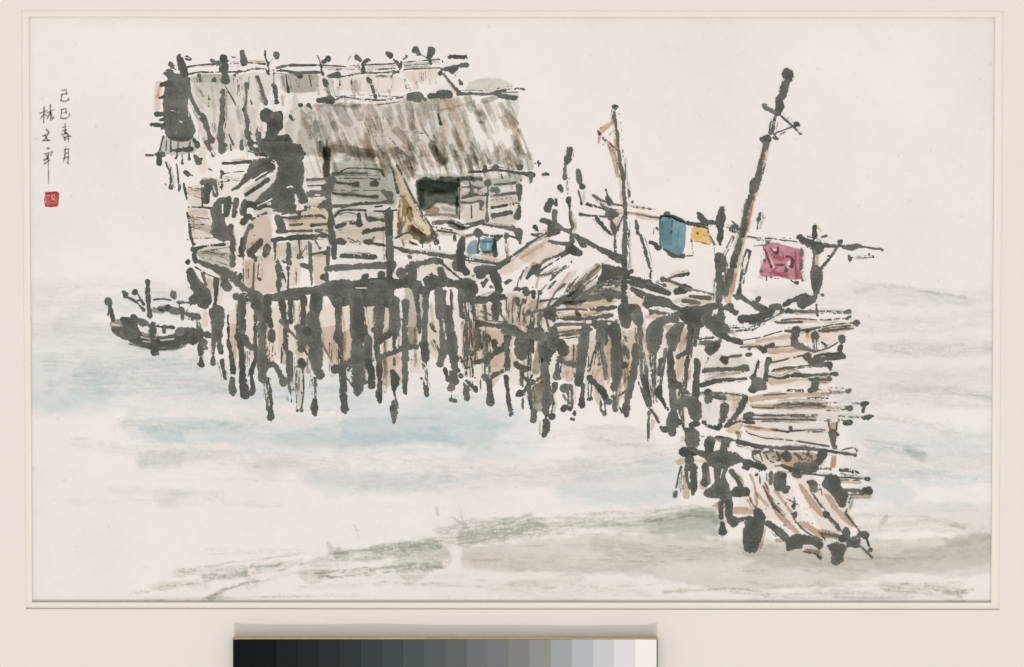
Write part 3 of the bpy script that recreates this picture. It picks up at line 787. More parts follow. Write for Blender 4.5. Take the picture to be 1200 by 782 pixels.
part('front_roof', house, '''
@340,50
PG2s8 0,480 100,440 300,420 620,430 800,400 1000,400 1180,390 1180,780 0,780
PB1s12 640,560 800,560 780,780 640,780 ; PT1.5s8 1030,400 1180,395 1190,470 1040,480 ; PG2s12 60,560 320,560 200,780 60,780
10 300,412 370,385 480,396 600,402 ; 15 480,398 620,406 700,400 790,384 ; 8d3 320,380 500,372 760,382 ; 8d3 600,440 740,420 800,400
74 845,384,72 895,382,74 ; 46 985,380,40 1060,366,54 1120,368,50 ; 30 950,400
34 75,440,36 ; 26 130,440,36 150,465,14 ; 24G4.0s3 80,480 130,530
40G2.2s3 220,470 260,530 ; 40G2.7s3 265,470 320,605 ; 80G3.1s3 350,460 385,540 420,570,50 ; 50G3.1s3 440,440 490,530 ; 40G2.7s3 560,450 600,510,50 ; 36G2.2s3 550,530 600,620 ; 40G2.2s3 700,470 715,520 ; 60G2.7s3 840,450 860,600,50 ; 50G2.7s3 920,440 940,570 ; 40G2.7s3 760,450 800,590,24 ; 50G2.7s3 970,440 1030,690,40 ; 56G3.6s3 750,620,56 800,670,48 850,740,50 ; 7 800,628 870,632 935,640 ; 40G3.1s3 450,450 480,450
8G4.0s3 508,490 545,560 600,700 655,780 ; 6 520,560 560,650 ; 8 930,600 1000,700 ; 8 1000,640 1030,680 ; 10 1040,500 1060,575,24 ; 8 580,540 605,610 ; 6 650,460 655,550
10 0,520,30 20,550 ; 40G3.6s3 1000,720,60 1020,745 ; 10 700,670 760,740 ; 20G3.6s3 740,740 780,780
60G3.6s3 215,720 220,780 ; 90G3.6s3 260,760 380,730 430,770,70 560,790 ; 24 210,700 215,760 ; 20 258,690 260,750
20G3.6s3 210,445 300,440 420,450 490,440
@480,60
PG2s6 380,290 420,220 540,192 660,200 730,250 600,290 ; PG1.5s5 660,310 765,290 765,450 700,400 ; PF3s8 160,250 280,230 330,280 200,290
PO1.4s6 190,345 430,330 430,390 300,430 200,420 ; 50T1.5s6 300,430 320,450 ; 16T4s3 200,415 300,400 420,365 ; 40T2s6 225,590 230,690 ; 50O2s8 340,480 350,640
12 340,302,30 450,300,24 550,304,24 650,280,22 750,264,20 805,270,20 ; 7 715,250 770,256 ; 34 660,318 740,328,44 ; 30 600,300,20 660,320,40 ; 40G3.6s3 520,350 620,320 ; 8d3 660,290 760,290
50G2.7s3 540,370 590,475 ; 38G2.2s3 490,390 530,465 ; 46G2.7s3 640,380 690,460 742,508,60 ; 24G2.2s3 450,370 470,430 ; 30G2.7s3 190,380 215,510 ; 40G2.7s3 725,605 790,715 ; 15G3.6s3 770,560,30 800,620 850,760 ; 60G3.1s3 620,695 640,770 ; 50G2.2s3 720,690 760,780 ; 60G2.2s3 420,660 450,780 ; 60G3.1s3 160,680 240,770 ; 30G2.2s3 290,670 330,760 ; 6G4.0s3 30,690 70,770 ; 6G4.0s3 90,540 160,640 ; 30G2.7s3 20,420 20,540
40N3s6 740,620 800,730 ; 60N3s8 440,680 460,780 ; 40N2s6 660,380 740,500
@340,170
60G3.6s3 240,40,50 330,25,60 420,35 500,50 600,65,50 ; 60G3.1s3 400,90 ; 60G3.1s3 500,80 600,90 ; 46G3.6s3 260,80 250,200 ; 40G2.7s3 640,120 690,140,46 ; 60G3.6s3 840,130,90 ; 46G3.6s3 840,190,80 ; 20 740,10 860,110
36G2.7s3 700,40 740,60 ; 30G2.2s3 650,30 700,110 ; 8G3.1s3 600,0 660,80 ; 8G3.6s3 790,0 900,140 ; 8G2.7s3 830,30 940,170 ; 40G2.2s3 1010,20 1080,120 ; 30G1.8s3 930,60 1000,140 ; 8G3.1s3 1080,10 1130,90 ; 8G2.7s3 1140,0 1170,80 ; 14G2.2s3 170,40 215,190 ; 10G1.8s3 120,60 180,220 ; 10G2.7s3 100,160 140,220
50G2.7s3 1000,0 1040,100 
@480,180
34G3.1s3 420,20 430,110 ; 46G3.1s3 600,0 610,60 ; 50G2.7s3 520,20 540,60 ; 60G3.1s3 690,0 770,90,40 ; 46G3.6s3 840,10 850,100 ; 40G2.7s3 560,60 ; 60G2.2s3 190,20 240,60 ; 12G3.1s3 380,30 400,90 ; 14G2.2s3 300,20 320,90 ; 8G2.7s3 340,10 360,70 ; 30G3.1s3 460,30 480,70
''', 'front thatched roof of slanting grey brown straw',
     extra=scatter([(342, 128), (420, 114), (500, 112), (600, 114), (608, 150), (618, 186), (600, 196), (540, 192), (460, 190), (410, 180), (385, 190), (362, 180), (350, 160)],
                   190, straw(9, 30, 3, 9, 'GTTNGT', .15, .42, .38, .3))
     + scatter([(450, 168), (622, 170), (630, 202), (560, 196), (455, 190)], 60, straw(10, 26, 2, 5, 'GNGT', .15, .42, .34, .3)))
part('eave_pole', house, '''
@480,180
20 420,132 500,128 600,116 700,128 780,140 868,148,34 ; 30 530,95,32 530,125 ; 44 605,98,44 ; 46 775,98,56 ; 14 784,190 ; 30 855,160,36 855,198,24 ; 20 835,140
16d1 905,55 905,90 ; 14 885,70 920,70 ; 36 940,148,34 970,148,32 ; 12 645,150 650,175
''', 'dark pole along the front eave')
part('front_wall', house, '''
@340,170
PN3s10 300,130 420,90 640,130 720,200 745,330 740,440 600,390 320,370 300,240 ; PT2s10 300,240 640,240 720,420 320,420 ; PG1s20 320,440 660,440 660,680 320,680
PB1.5s10 330,560 660,530 660,660 330,690 ; PT2s8 730,740 860,740 870,780 730,780
12 300,205 350,195 400,165 520,165 630,172,14 ; 20g8 300,205,30 420,200 540,200 ; 6 330,235 630,242 ; 5 320,218 620,215 ; 22g9 330,265 420,275 470,275,46 ; 46 575,275,44 600,270,50 ; 24g9 300,340 380,350 450,350 540,365 610,365,32 ; 5 300,318 640,320 ; 4 320,295 560,300 ; 44 655,330,36 700,355,52 ; 30 640,180 656,215,24
24 310,430 400,428 480,414 580,408 640,405 710,395,44 ; 12 600,435 650,430 ; 16 315,500,26 340,470 400,457 530,460,20 ; 8 325,495 400,475 470,490 ; 12 590,465 660,468,20 750,458
30 330,575,32 400,555,28 480,545,24 ; 44 485,490,36 488,550,56 ; 28 555,525,36 620,528 690,528 ; 9 530,480 540,520,26 ; 36 520,612,40 590,600,34 660,588,30 ; 44 345,675,44 375,680,44 ; 7 410,655,12 500,700 ; 6 420,680 500,705 ; 6d2 470,670 500,690 ; 44 535,680,44 560,685 ; 12 560,690 650,705,24 720,715 ; 14 590,650 580,670 
10 320,770 450,772 600,775
@400,280
26 0,125 120,128 240,130,34 ; 8 300,110 300,150
''', 'front wall of pale horizontal planks')
part('wall_wash', house, '''@0,0,1
PG1.1s5 300,150 340,132 345,185 390,185 480,200 480,290 400,300 345,300 330,220 300,190 ; PN1.2s4 392,190 462,196 466,238 395,240 ; PG1.3s4 540,205 606,202 604,262 545,260 ; PT1.1s5 225,215 300,205 320,290 300,340 250,345 225,300 ; PG0.9s5 395,300 520,305 560,330 480,335 400,332 ; PB1s4 470,292 600,300 580,328 500,318 ; PT1s5 560,340 640,350 720,370 700,400 600,390 ; 8T2s2d3 340,262 390,264 ; 6T2s2d3 400,272 455,270 ; 7G2s2d3 400,250 460,254 ; 6G2s2d3 550,230 600,226''', 'soft grey brown wash over the house walls', res=1.0)
part('corner_post', house, '''@340,170
56g9 262,40 258,130 262,230,60 ; 56 290,250,70 265,330 275,440,46 ; 50 240,300 ; 38 283,480,40 285,560,54 290,640,60 305,700,50 310,790,44
''', 'dark post at the corner of the front wall')
part('wall_post', house, '''@340,170
60 688,480,64 695,600,60 700,790,60 ; 20 700,440 690,480
@400,280
50 345,0 345,160 340,300
''', 'square dark post in the front wall')
part('wall_shelf', house, '''
@340,170
PO3s5 0,470 180,440 270,430 265,500 100,500 0,505 ; PO2.5s6 0,520 260,500 265,610 0,620 ; PB1.5s6 100,380 250,380 240,420 110,420
24 120,245 250,240 ; 13 125,287 250,285 ; 46 130,345,56 230,340 ; 12E 175,352 210,352 ; 18 110,438,26 180,436 250,418,64 ; 14 0,482 60,470 130,455 ; 24 0,515 100,505 210,498 245,515,16 ; 20 0,565 80,560,26 ; 18 150,565,24 260,558 ; 18 0,606 150,604,24 ; 22 185,604,28 270,602 ; 30 0,650 130,640 250,635,46
30 60,480
@170,170
30 940,520,60 960,580,60 ; 20 950,510 1060,515 ; 26 930,610 1000,608 ; 32 900,668 1050,655 1200,652 ; 10 1000,480 960,490
14 915,690 910,780 ; 24 1005,690 1020,760 ; 14 1080,680 1092,775 ; 16 1150,680 1160,775 
PT2s6 920,690 1190,680 1190,780 920,780
@260,280
PT3s5 390,30 450,30 460,140 390,140 ; PB2s5 480,60 550,60 550,300 480,320 ; PB3s6 640,110 730,110 730,320 650,320 ; PT2s6 410,200 470,200 470,340 410,350
18 375,30 372,150 ; 40 395,160 400,250,46 402,360,40 ; 10 415,200 440,270 460,340 ; 34 470,40 470,170,40 ; 28 390,160 480,170 ; 10 465,200,30 468,270 462,340,24 ; 34 540,125,38 ; 22 620,40 625,200,32 632,320 ; 14 630,110 700,95,20 730,95,40 ; 28 560,185,36 620,200,40 ; 44 712,268,48 ; 28 750,60 742,180 735,290,40 ; 14 650,0 690,70,24 ; 10 770,60 780,140 ; 16 480,130 570,130 ; 8 600,40 560,110 ; 5 430,220 430,340 ; 8 530,200 520,320
''', 'ochre shelf boards and open rails on the veranda')
part('window', house, '''@450,190,6.518
PG2.5s8 245,130 400,115 585,120 585,420 330,420 300,380 250,330
PK10s13 244,146 320,122 400,126 480,118 575,130 582,220 578,345 530,335 470,315 400,318 350,350 300,378 262,335 244,250
90K7s12 300,180 420,190 540,190 ; 24K9s4 556,270 556,390 ; 50K5s12 280,220 300,330 ; 36K4s12 350,240 430,230 540,250
20F5s4 390,300 440,296 480,304
PB7s4 310,375 330,350 380,340 420,352 420,392 320,392 ; 24G7s4 320,402 440,402 560,412 ; 30G3s8 440,350 540,370 ; 40N3s8 260,110 500,105 580,120
''', 'dark green window with a pinkish shape inside', res=.7)
part('right_wall', house, '''
@480,180
PN3s8 360,180 560,170 780,140 770,210 600,240 380,230 ; PB2s6 580,300 760,285 760,355 580,380 ; PB1.5s8 570,450 730,440 730,510 590,500 ; PG1.5s10 370,240 550,230 540,340 380,340 ; PB1s8 370,350 530,350 520,470 380,480
13 345,240 352,330 350,460,16 ; 30g9 340,180 430,175 500,180,36 ; 50 550,205,56 ; 16 552,220 545,330 545,400 545,470,28
13 370,237 440,236 500,242,36 ; 20 440,230,26 432,290,34 ; 10 480,260 495,270 ; 24 375,308 450,290 550,292 ; 18 370,345 430,348 480,335 505,345,40 500,390,22 ; 11 435,370 436,450,14 ; 10 520,400
44 575,258,40 612,258,48 ; 18 600,220 700,212 742,205,26 ; 22 580,302,22 680,285 770,275 ; 24 580,382,28 650,370,22 760,350,20 ; 36 582,436,38 640,425 710,415,40 ; 8d3 570,330 740,310 ; 10d3 580,460 620,450
40 770,235,62 772,300,30 768,370,28 760,440,58 ; 12 420,190 430,240
''', 'right wall of short planks between posts')
part('window_sill', house, '''@480,180
PT2s8 180,520 400,555 400,590 200,580
36g9d1 170,490 300,485 380,520 ; 40g9 290,500 350,525 400,525,20 ; 18 370,500 450,490 520,470,16 ; 16 385,532 450,510 520,482 ; 14d3 160,515 300,540 ; 26 500,492,18 600,515 690,525,28 722,527,42 ; 16 520,500
6 180,545 300,560 400,572 ; 24d2 315,580 318,610 ; 12 200,540 330,560
50 765,555,64 772,600,40 778,630,24 ; 16 700,580 760,598 ; 14 680,580,34
''', 'long sill boards below the window')
part('railing', house, '''@480,180
46 370,600,50 360,680,60 340,780,90 ; 26g9 400,580 440,572 ; 44 480,560,66 ; 20 490,560 560,580 650,580 ; 34 620,590,50 600,620,30 600,715,38 ; 18 488,600 480,700,26 ; 20 500,690 550,698 600,690 ; 20 560,700
14 0,680 150,700 330,725 ; 14 400,730 500,750 640,778
8 680,600 682,690 684,760 ; 30 680,580,40
@400,280
22 370,60 480,95,46 ; 22 480,90 640,110,24 800,130,40 830,100 ; 60 845,10,44 840,120,56 840,190 880,235 ; 14 880,150 1000,165 1110,182 ; 28 480,130,40 ; 20g9 900,165 
''', 'rough railing in front of the veranda')
part('platform', house, '''
@260,280
Pk 150,380 300,395 400,375 480,345 620,335 700,315 780,290 900,285 1060,290 1200,280 1200,480 1080,470 1010,480 900,470 790,480 740,410 660,400 590,395 520,440 440,430 380,440 300,430 200,400
20 0,210 60,240 110,300 150,350,60 ; 60 20,240 30,330 ; 34 120,265 ; 20 95,240,30 ; 44 100,410,50 200,425 280,450 ; 46 150,350,50 220,385
6E 180,410 240,428 300,432 ; 8E 940,346 1020,347 ; 8E 500,436 530,438
30 760,200 900,195 ; 46 740,215,44 800,205 900,200,40 1000,190 1200,185,60 ; 46 1010,272,60 ; 46 1120,255,62 ; 20 980,290 1140,280
@400,280
Pk 330,270 400,285 480,250 520,290 600,300 700,260 800,290 870,275 945,300 965,370 930,420 870,455 850,400 800,345 700,345 620,370 540,390 480,345 420,350 340,360 300,330
60 480,200 560,170,54 640,155 700,160,44 ; 20 680,150 740,200 800,250 840,280 ; 60 500,190,70 500,330 ; 70 420,240,80 ; 60 640,270,70 600,300 ; 60 700,220 720,300 ; 50 340,170 340,280
40 1000,220,90 1090,205 1170,150 ; 60 960,225 ; 60 1085,265,66 1100,330 1110,360 ; 40 920,450,50 1000,430,46 1100,395 ; 20 930,260 ; 30 1000,330 1020,290
12E 545,240 560,280 580,330 ; 8E 425,348 445,352 ; 9E 770,355 815,357 ; 8E 640,235 668,250 ; 10E 375,275 ; 14E 740,245 750,255
PG4s6 440,350 590,340 600,430 620,480 580,620 530,620 520,760 460,740 470,560
''', 'black platform edge carrying the house')
part('corner_brace', house, '''@110,290
PB2s5 790,210 840,230 830,330 800,300 ; PT2s5 780,220 850,230 910,260 900,400 860,400 830,380
70 675,175,66 710,250,80 760,330,110 775,375,110 ; 40 660,105,44 ; 40 705,20,50 710,90,44 ; 16 740,100,30 860,150,60 940,190,70 1000,240,60 1090,310 ; 12 715,140 800,190 900,225 ; 24 760,180 790,260
9E 790,180 850,200 900,222
30 860,230,50 860,330 850,420,36 ; 12 990,190,34 ; 26 1030,190 1030,220 ; 40 940,280,70 ; 40 965,60,34 975,130,34 ; 30 700,370,70
''', 'thick black brace under the left corner')

# ---- stilts under the house, left to right (each one a part)
def stilt(text, label=None, parent=None): return part('stilt', parent or house, text, label)
def thin_posts():
    rng = random.Random(8); out = []
    for _ in range(46):
        x = rng.uniform(262, 770); y0 = rng.uniform(350, 400) + max(0, x - 560) * .12; L = rng.uniform(22, 70)
        w = rng.choice((.8, 1.2, 2, 3.2)); dx = rng.uniform(-3, 3)
        out.append(mark([(x, y0, w), (x + dx * .5, y0 + L * .5, w * 1.2), (x + dx, y0 + L, w * .8)], None, 1, rng.uniform(.2, .5), rng.choice((1.0, .7, .55))))
        out.append(mark([(x + 2, y0, 5), (x + dx + 2, y0 + L, 4)], rng.choice('TBG'), rng.uniform(.15, .4), .25, 1, 1.0))
    return out
# brown wash laid between the stilts
part('stilt_wash', house, '''@0,0,1
PB1.6s3 268,366 285,356 300,362 330,358 372,356 420,358 455,352 470,360 470,420 455,440 440,452 430,440 415,420 395,430 360,410 340,430 320,420 300,430 285,400 270,410
PT1.6s3 470,360 520,352 560,362 600,370 640,380 690,390 740,390 770,400 760,440 735,450 700,470 690,440 660,430 640,460 600,450 580,440 560,450 540,430 520,410 495,430 475,420
PB1.4s2 495,385 520,372 530,400 515,425 500,410 ; PB1.6s2 545,385 570,372 590,390 585,430 560,420 ; PB1.6s3 700,380 730,375 760,390 740,430 710,430 ; PT2s2 410,345 430,345 440,380 425,400 412,380 ; PB2s3 780,390 800,386 812,400 808,450 790,470 782,430
''', 'pinkish brown wash between the stilts with thin dry posts', res=.62, extra=thin_posts())
K1 = '@220,380\n'
stilt(K1 + '''PT2s6 60,60 110,40 120,160 100,260 ; 46 85,40,30 92,150,52 92,210,36 ; 40d2 110,130,60 ; 34 92,240,26 95,285,50 ; 20 70,280,14 ; 24 130,170
40 138,75,50 150,80 ; 12d2 130,100 140,130 ; 40d2 80,0,30 95,60 ; 10d3 60,-100 65,60''')
stilt(K1 + '''PB2s5 100,-120 140,-80 140,20 110,20 ; 34 185,-100 187,60,44 180,180,26 177,240,26 177,272,48''')
stilt(K1 + '''56 205,-80,110 210,60,70 225,130,44 232,195,40 ; 22 240,200 ; 36 240,265,44 255,320,30 265,380,26 ; 60 210,-70,120 220,0,80''')
stilt(K1 + '''PB3s5 300,10 340,10 345,300 310,300 ; PB5s4 285,170 310,170 300,215 ; 26 285,-60 285,60 290,150,30 305,200,30 310,270,46 320,340,40 ; 16 310,350 ; 48 312,385,40 313,470,62 318,502,18''', 'thin stilt with reddish brown wash')
stilt(K1 + '''PT2s5 395,100 450,180 450,260 400,240 ; 66 365,60,60 375,150,54 385,260,44 388,380,50 395,440,62 405,495,66 ; 44 350,90,50 390,85,44 430,150,56 470,165 ; 5d3 420,190 420,300 ; 5d3 435,190 432,290 ; 60 380,-180,56 385,40,60''')
stilt(K1 + '''26 480,-60,40 475,80 475,240,32 450,330,40 445,380,34 455,440,34 450,480,44 ; 20 430,360''')
stilt(K1 + '''80 480,-180,110 515,-60,70 520,120,60 528,300,76 526,385,70 ; 40 480,-140,90 ; 36 560,290,50 610,285,36 650,360,30 672,405,64 ; 44d3 560,400,50 570,500,46 578,590 ; 46 580,600,38 583,660,48 ; 18 560,520 560,600''')
stilt(K1 + '''PB2s6 520,-120 560,-60 560,140 620,260 560,280 530,120 ; 70 560,-180,60 565,-60,80 575,0,44 ; 58 588,60,60 588,105,56 ; 9 575,135 575,260 ; 7 600,130 595,225 ; 6d2 612,140 615,220 ; 30 585,10,40''')
stilt(K1 + '''PB2s6 640,-60 700,0 690,200 640,180 ; 44 660,-160,60 680,-40,46 690,80 692,170,40 ; 56 708,210,60 715,290,56 715,390,34 ; 36 716,430,38 722,490,24 ; 36 720,-170 722,-20 ; 8d1 700,510 702,540,16 ; 8d1 740,500 728,545,16 ; 5 735,200 740,520
20 655,-20,30 740,75 790,140 870,255''')
stilt(K1 + '''PT3s6 750,60 830,60 830,330 810,580 770,560 760,300 ; 44 815,-180,50 810,20,40 ; 100 780,30,60 800,60,80 800,170,70 ; 64 800,262,64 806,285,60 ; 8 765,290 765,590 ; 8d2 785,320 782,470 ; 12 808,310,16 815,470 800,590 ; 24 770,608,22 ; 26 798,605,28 ; 6d2 750,300 760,470 ; 24 770,300 ; 24 805,480,20''', 'stilt dry brushed in pale tan streaks')
stilt(K1 + '''80 905,-190,90 895,-60,70 ; 90 870,-60,80 885,40,110 895,160,100 910,300,82 930,365,60 ; 60 840,50,80 ; 38d1 890,390 893,430,40 ; 20d2 895,440 895,510 ; 36 895,540,40 893,600,66 900,630,40 ; 5d3 850,300 870,600''')
stilt(K1 + '''PB3s6 950,20 1040,20 1040,140 1060,280 1000,220 950,140 ; PB3s5 1090,60 1150,40 1150,220 1090,290 ; 36 1060,-160,60 1060,0,40 1060,95,84 1065,130,40 ; 26d3 1075,140 1072,290 ; 6 1060,150 1060,280 ; 6 1090,120 1088,280 ; 60 1090,310,64 1092,420,56 1100,530,58 1105,600,64 ; 30 1110,625
14 940,130,18 985,210 1030,280 1060,310,30 ; 60 1035,315,60 ; 60 1080,310 1130,270,50 1190,240 ; 20 1130,320,34 1170,300 ; 10 1120,380 1160,440 ; 5d3 1130,340 1145,440''')
stilt(K1 + '''110 1180,-200,100 1185,0,90 1195,200,110 1200,430,76 1195,475,60 ; 5 1165,440''')
K2 = '@380,380\n'
stilt(K2 + '''90 240,-160,80 250,20,110 290,100,70 ; 60 310,110,64 300,280,70 ; 40 310,260,50 330,330,56 335,430,62 ; 34 283,410,40 ; 40 250,300''')
stilt(K2 + '''PB1.5s5 400,-160 470,-100 470,60 400,110 ; 50 385,-150,80 380,40,66 365,130,52 375,240,60 ; 46 385,260,50 392,400,38 385,490,48 390,545,34 ; 34 345,40 ; 24 350,260
42 390,120,50 430,90 480,55,60 ; 42 380,245,50 440,215 490,200 560,165 650,160,36''')
stilt(K2 + '''PB3s6 400,260 480,220 540,230 545,420 480,440 410,420 ; 60 490,-160,80 500,0,90 500,60 ; 44 492,80,54 492,180,34 ; 12 492,240,16 493,285,26 ; 60 480,340,44 495,390,76 492,440,40 494,500,12 ; 8 497,500 512,560,24 ; 50 495,560,54 493,620,60 490,650,40 490,690,26 ; 20 480,590,50''')
stilt(K2 + '''PG3s6 590,20 650,40 650,140 590,140 ; 44 570,-150,60 570,60,46 570,170,60 570,290,50 568,400,44 568,475,42''')
stilt(K2 + '''PT2s5 600,260 680,230 700,290 690,340 600,340 ; 60 640,-260,50 660,-100,34 670,60,44 ; 50 715,-240,56 708,-60,46 700,130,50 690,140,60 ; 70 710,150,66 712,240,62 ; 12 690,280 710,300 ; 34d4 710,290 715,430 ; 38 715,450,44 716,480,40 722,495,34 ; 18 640,230,12 ; 12 684,383,20 ; 14d3 610,260 640,220 ; 14d3 600,340 620,310''')
stilt(K2 + '''24d1 750,0 780,50 ; 24d2 770,120 810,200 ; 60 805,-230,66 815,-60,60 ; 20 890,-240 895,-80 ; 24 850,-230 840,-100 ; 30 820,-60,40 825,60 835,180,60 815,280,56 ; 40 850,320,34 868,390,38 ; 80 865,-100,70 885,60,80 905,200,86 915,300,50 ; 56 940,325,30 ; 50 905,350,60 910,400,70 ; 64 890,445,60 ; 5 895,480 895,520 ; 28 890,530,30 920,538,30''')
stilt(K2 + '''PB4s6 960,0 1090,0 1090,180 1060,300 980,240 ; 40 960,-230,50 965,-60,30 ; 110d4 1020,-200,90 1030,60 1020,200,110 1025,330,100 ; 80d2 1010,420,70 1020,430 ; 44 998,450,40 1000,520,48 ; 50 1060,450,40 1065,470,36 ; 10 1098,390 1100,455 ; 30 1080,-10,44 ; 60d3 990,-60 1000,200 ; 34 960,365 ; 40d2 970,240 1000,300 ; 60d2 1090,60 1090,160 ; 30 1060,270 1110,255 ; 16 1060,380''', 'broad dry brushed stilt with brown grain')
K3 = '@540,380\n'
stilt(K3 + '''PT2s5 160,120 230,130 220,260 160,260 ; PB3s6 220,180 310,180 310,320 220,440 ; 60 183,98,66 186,105 ; 50 236,130,52 240,150 ; 46d3 180,140,50 180,380 ; 6 170,140 165,380 ; 8 208,180 205,390 ; 60 165,370,40 195,400,50 ; 40d1 200,400,40 205,480 ; 66 205,500,50 208,545,68 ; 24 165,385
40 110,270,26 170,255 230,210 310,155,60 ; 36 220,370,44 270,340 340,322 ; 16 100,260 130,275''')
stilt(K3 + '''PB1.5s6 330,200 380,200 380,320 340,320 ; 60 330,100,60 322,180,40 328,250,36 325,300 ; 28 318,370,36 328,470,30 340,560,36 348,600,40 ; 36 356,632,38 366,636 ; 10 345,600 355,630''')
stilt(K3 + '''Pk 375,130 400,80 480,90 500,140 480,200 460,245 430,258 395,245 375,200 ; 60 430,100 ; 54 392,285,56 430,310 480,312,36 ; 26 425,340,36 430,430 ; 60 420,490,70 ; 40 400,500,30 ; 20 432,530,30 436,600,12 ; 22 430,350 470,400 500,360 ; 30 440,480 480,420''')
stilt(K3 + '''PG6s5 535,135 580,150 580,290 545,350 500,350 510,250 ; PN2s5 500,300 560,350 500,360 ; 50 500,60,70 500,140,40 510,200,20 ; 60 590,90,80 600,180,90 610,260,70 ; 60 590,300,60 600,360,50 ; 30 640,190,60 ; 50 640,60,60 650,140,90 ; 6 495,150 490,350''')
stilt(K3 + '''PG7s4 520,420 590,405 605,520 580,610 510,595 495,480 ; PM2s4 530,430 590,420 600,520 520,560 ; 30 580,360 530,400 480,440,40 490,520,40 495,590 ; 56 510,625,56 508,675,50 ; 10 600,400 610,520 ; 20 470,380 520,400''', 'stilt filled with dark grey wash between two lines')
stilt(K3 + '''54 600,360,54 608,450,50 600,540,64 600,620,50 ; 24 600,650 ; 56 600,690,60 600,735,64 588,780,40 ; 14 630,440 640,560,20 ; 50 642,652,46''')
stilt(K3 + '''50 660,430,54 655,470,30 ; 10 640,470 655,560,20 ; 14 650,560 630,660 ; 40 690,240,34 680,300,30 675,370,50 ; 24 660,370 695,380''')
stilt(K3 + '''PB4s6 720,200 800,150 800,280 780,400 720,380 ; PB3s4 730,330 760,330 745,380 ; 100 700,140,90 720,180,100 ; 40 690,250 740,270,44 800,290 ; 16 795,150 790,300 ; 60 740,445,66 725,450 ; 16d2 720,500 745,540 ; 50 724,595,52 730,590 ; 40d1 770,440,44 768,580 ; 40 770,600,36 ; 34 800,615,26 800,630 ; 26 780,668,24 790,672 ; 12 710,230 700,340''')
stilt(K3 + '''70 880,30,60 865,120,80 850,250,70 840,340,60 ; 80 830,370,90 825,410,70 ; 30 860,430 855,500 ; 44 852,530,44 850,570,52 ; 6 830,200 820,340''')
stilt(K3 + '''PB2s6 900,130 1000,100 1000,300 940,380 900,330 ; 14 970,125,34 930,220 905,330 ; 10 900,230 890,380 ; 6 960,150 925,360 ; 8 895,370 898,520 ; 10 920,390 915,510 ; 36 893,530,24 920,525,32''')
stilt(K3 + '''PB3s8 930,350 1000,300 1010,450 970,580 940,520 ; 40 905,380,50 950,430,44 1000,480,60 1020,540,40 ; 44 1040,545,46 ; 14 985,540 985,600,26 1015,635,34 ; 10 1012,560 1018,620''')
stilt(K3 + '''24 980,130,26 985,200,20 1010,290,20 1020,340,28 1015,375,22 ; 50 1010,60,60 1015,140,26 ; 8d2 1000,150 1030,300''')
stilt(K3 + '''PB4s5 1030,100 1065,110 1070,300 1030,420 ; PT2s5 1120,180 1190,180 1190,300 1120,400 ; 60 1080,20,80 1090,140,66 1090,260,70 1090,380,70 1075,450,60 ; 60 1120,290,60 1150,288,44 ; 70 1150,190,60 ; 34 1085,490,26 1082,560,30 1085,600,44 ; 30d3 1120,100 1110,200 ; 18 1060,510 1120,500 1180,450''')
stilt(K3 + '''PB4s6 1180,300 1140,420 1180,440 ; 40 1230,200,60 1220,340,50 1195,440,40 1180,540 ; 40 1180,570,46 1165,620,50 ; 12d2 1120,590 1130,620 ; 8 1115,625''')
# the boat
boat = node('boat', painting, 'dark upturned wooden boat with a short mast beside the hut')
part('hull', boat, '''@110,290
PG7s5 110,530 180,500 250,560 360,600 480,640 620,600 640,680 480,730 330,700 220,650 130,600
Pk 185,500 240,490 290,500 320,580 345,620 400,625 480,628 560,610 590,570 640,560 720,570 742,640 710,690 660,680 590,705 480,705 350,695 250,665 170,625 125,590 125,560 200,560
34 230,600,90 280,610,70 ; 40 205,510,44 ; 46 280,500,50 ; 40 310,515,26 350,535,60 ; 30g7 350,640 400,660
12E 330,630 390,645 400,665 345,660 ; 12E 470,655 560,645 ; 10E 130,540 180,550
PG4s4 340,620 400,640 400,670 350,670 ; 20G4s4 460,660 560,650
16g8 250,680 400,710 560,715 640,690 ; 60 605,590,60 ; 50 700,640,80
30 290,510 340,520 400,560 ; 22 445,555,20 520,560 555,560,32 ; 40 495,560,40 492,595,30 ; 16 370,630 560,635''', 'dark rounded hull')
part('prow', boat, '''@110,290
50 100,380,50 110,395 ; 26 118,420,20 128,470,30 135,510,34 ; 8 105,420 102,480 ; 16 98,475''')
part('mast', boat, '''@110,290
36 378,240,38 378,280,30 385,380,36 393,470,34 ; 44 395,485 ; 10 365,320''')
part('oar', boat, '''@110,290
42 210,318,38 225,335,46 ; 12 235,350 290,380,26 320,410 350,440,28 ; 40 288,315,46 ; 9 310,330 350,400,24 ; 12 290,380 325,372''')
part('mooring_post', boat, '''@110,290
54 415,545,56 412,640,50 430,690,56 425,740,50 ; 34 445,750 ; 26 400,690''')
skiff = node('skiff', painting, 'second low boat half hidden behind the corner stilts, with pole across it')
part('hull', skiff, '''@110,290
40g6s3 430,440 480,450 ; 44g9 470,430,50 540,440,56 640,470,34 730,490,50 ; 30 520,425,40 ; 30d2 690,490,60 740,495 ; 24 620,440,40 622,510,24''')
part('pole', skiff, '''@110,290
13d1 420,370 470,362 540,372 ; 44 560,325,44 562,345,44 ; 10 560,300 ; 16 590,385,26 640,388 700,392 ; 9 600,390 600,440 ; 9 690,395 650,450 ; 24 700,365''')
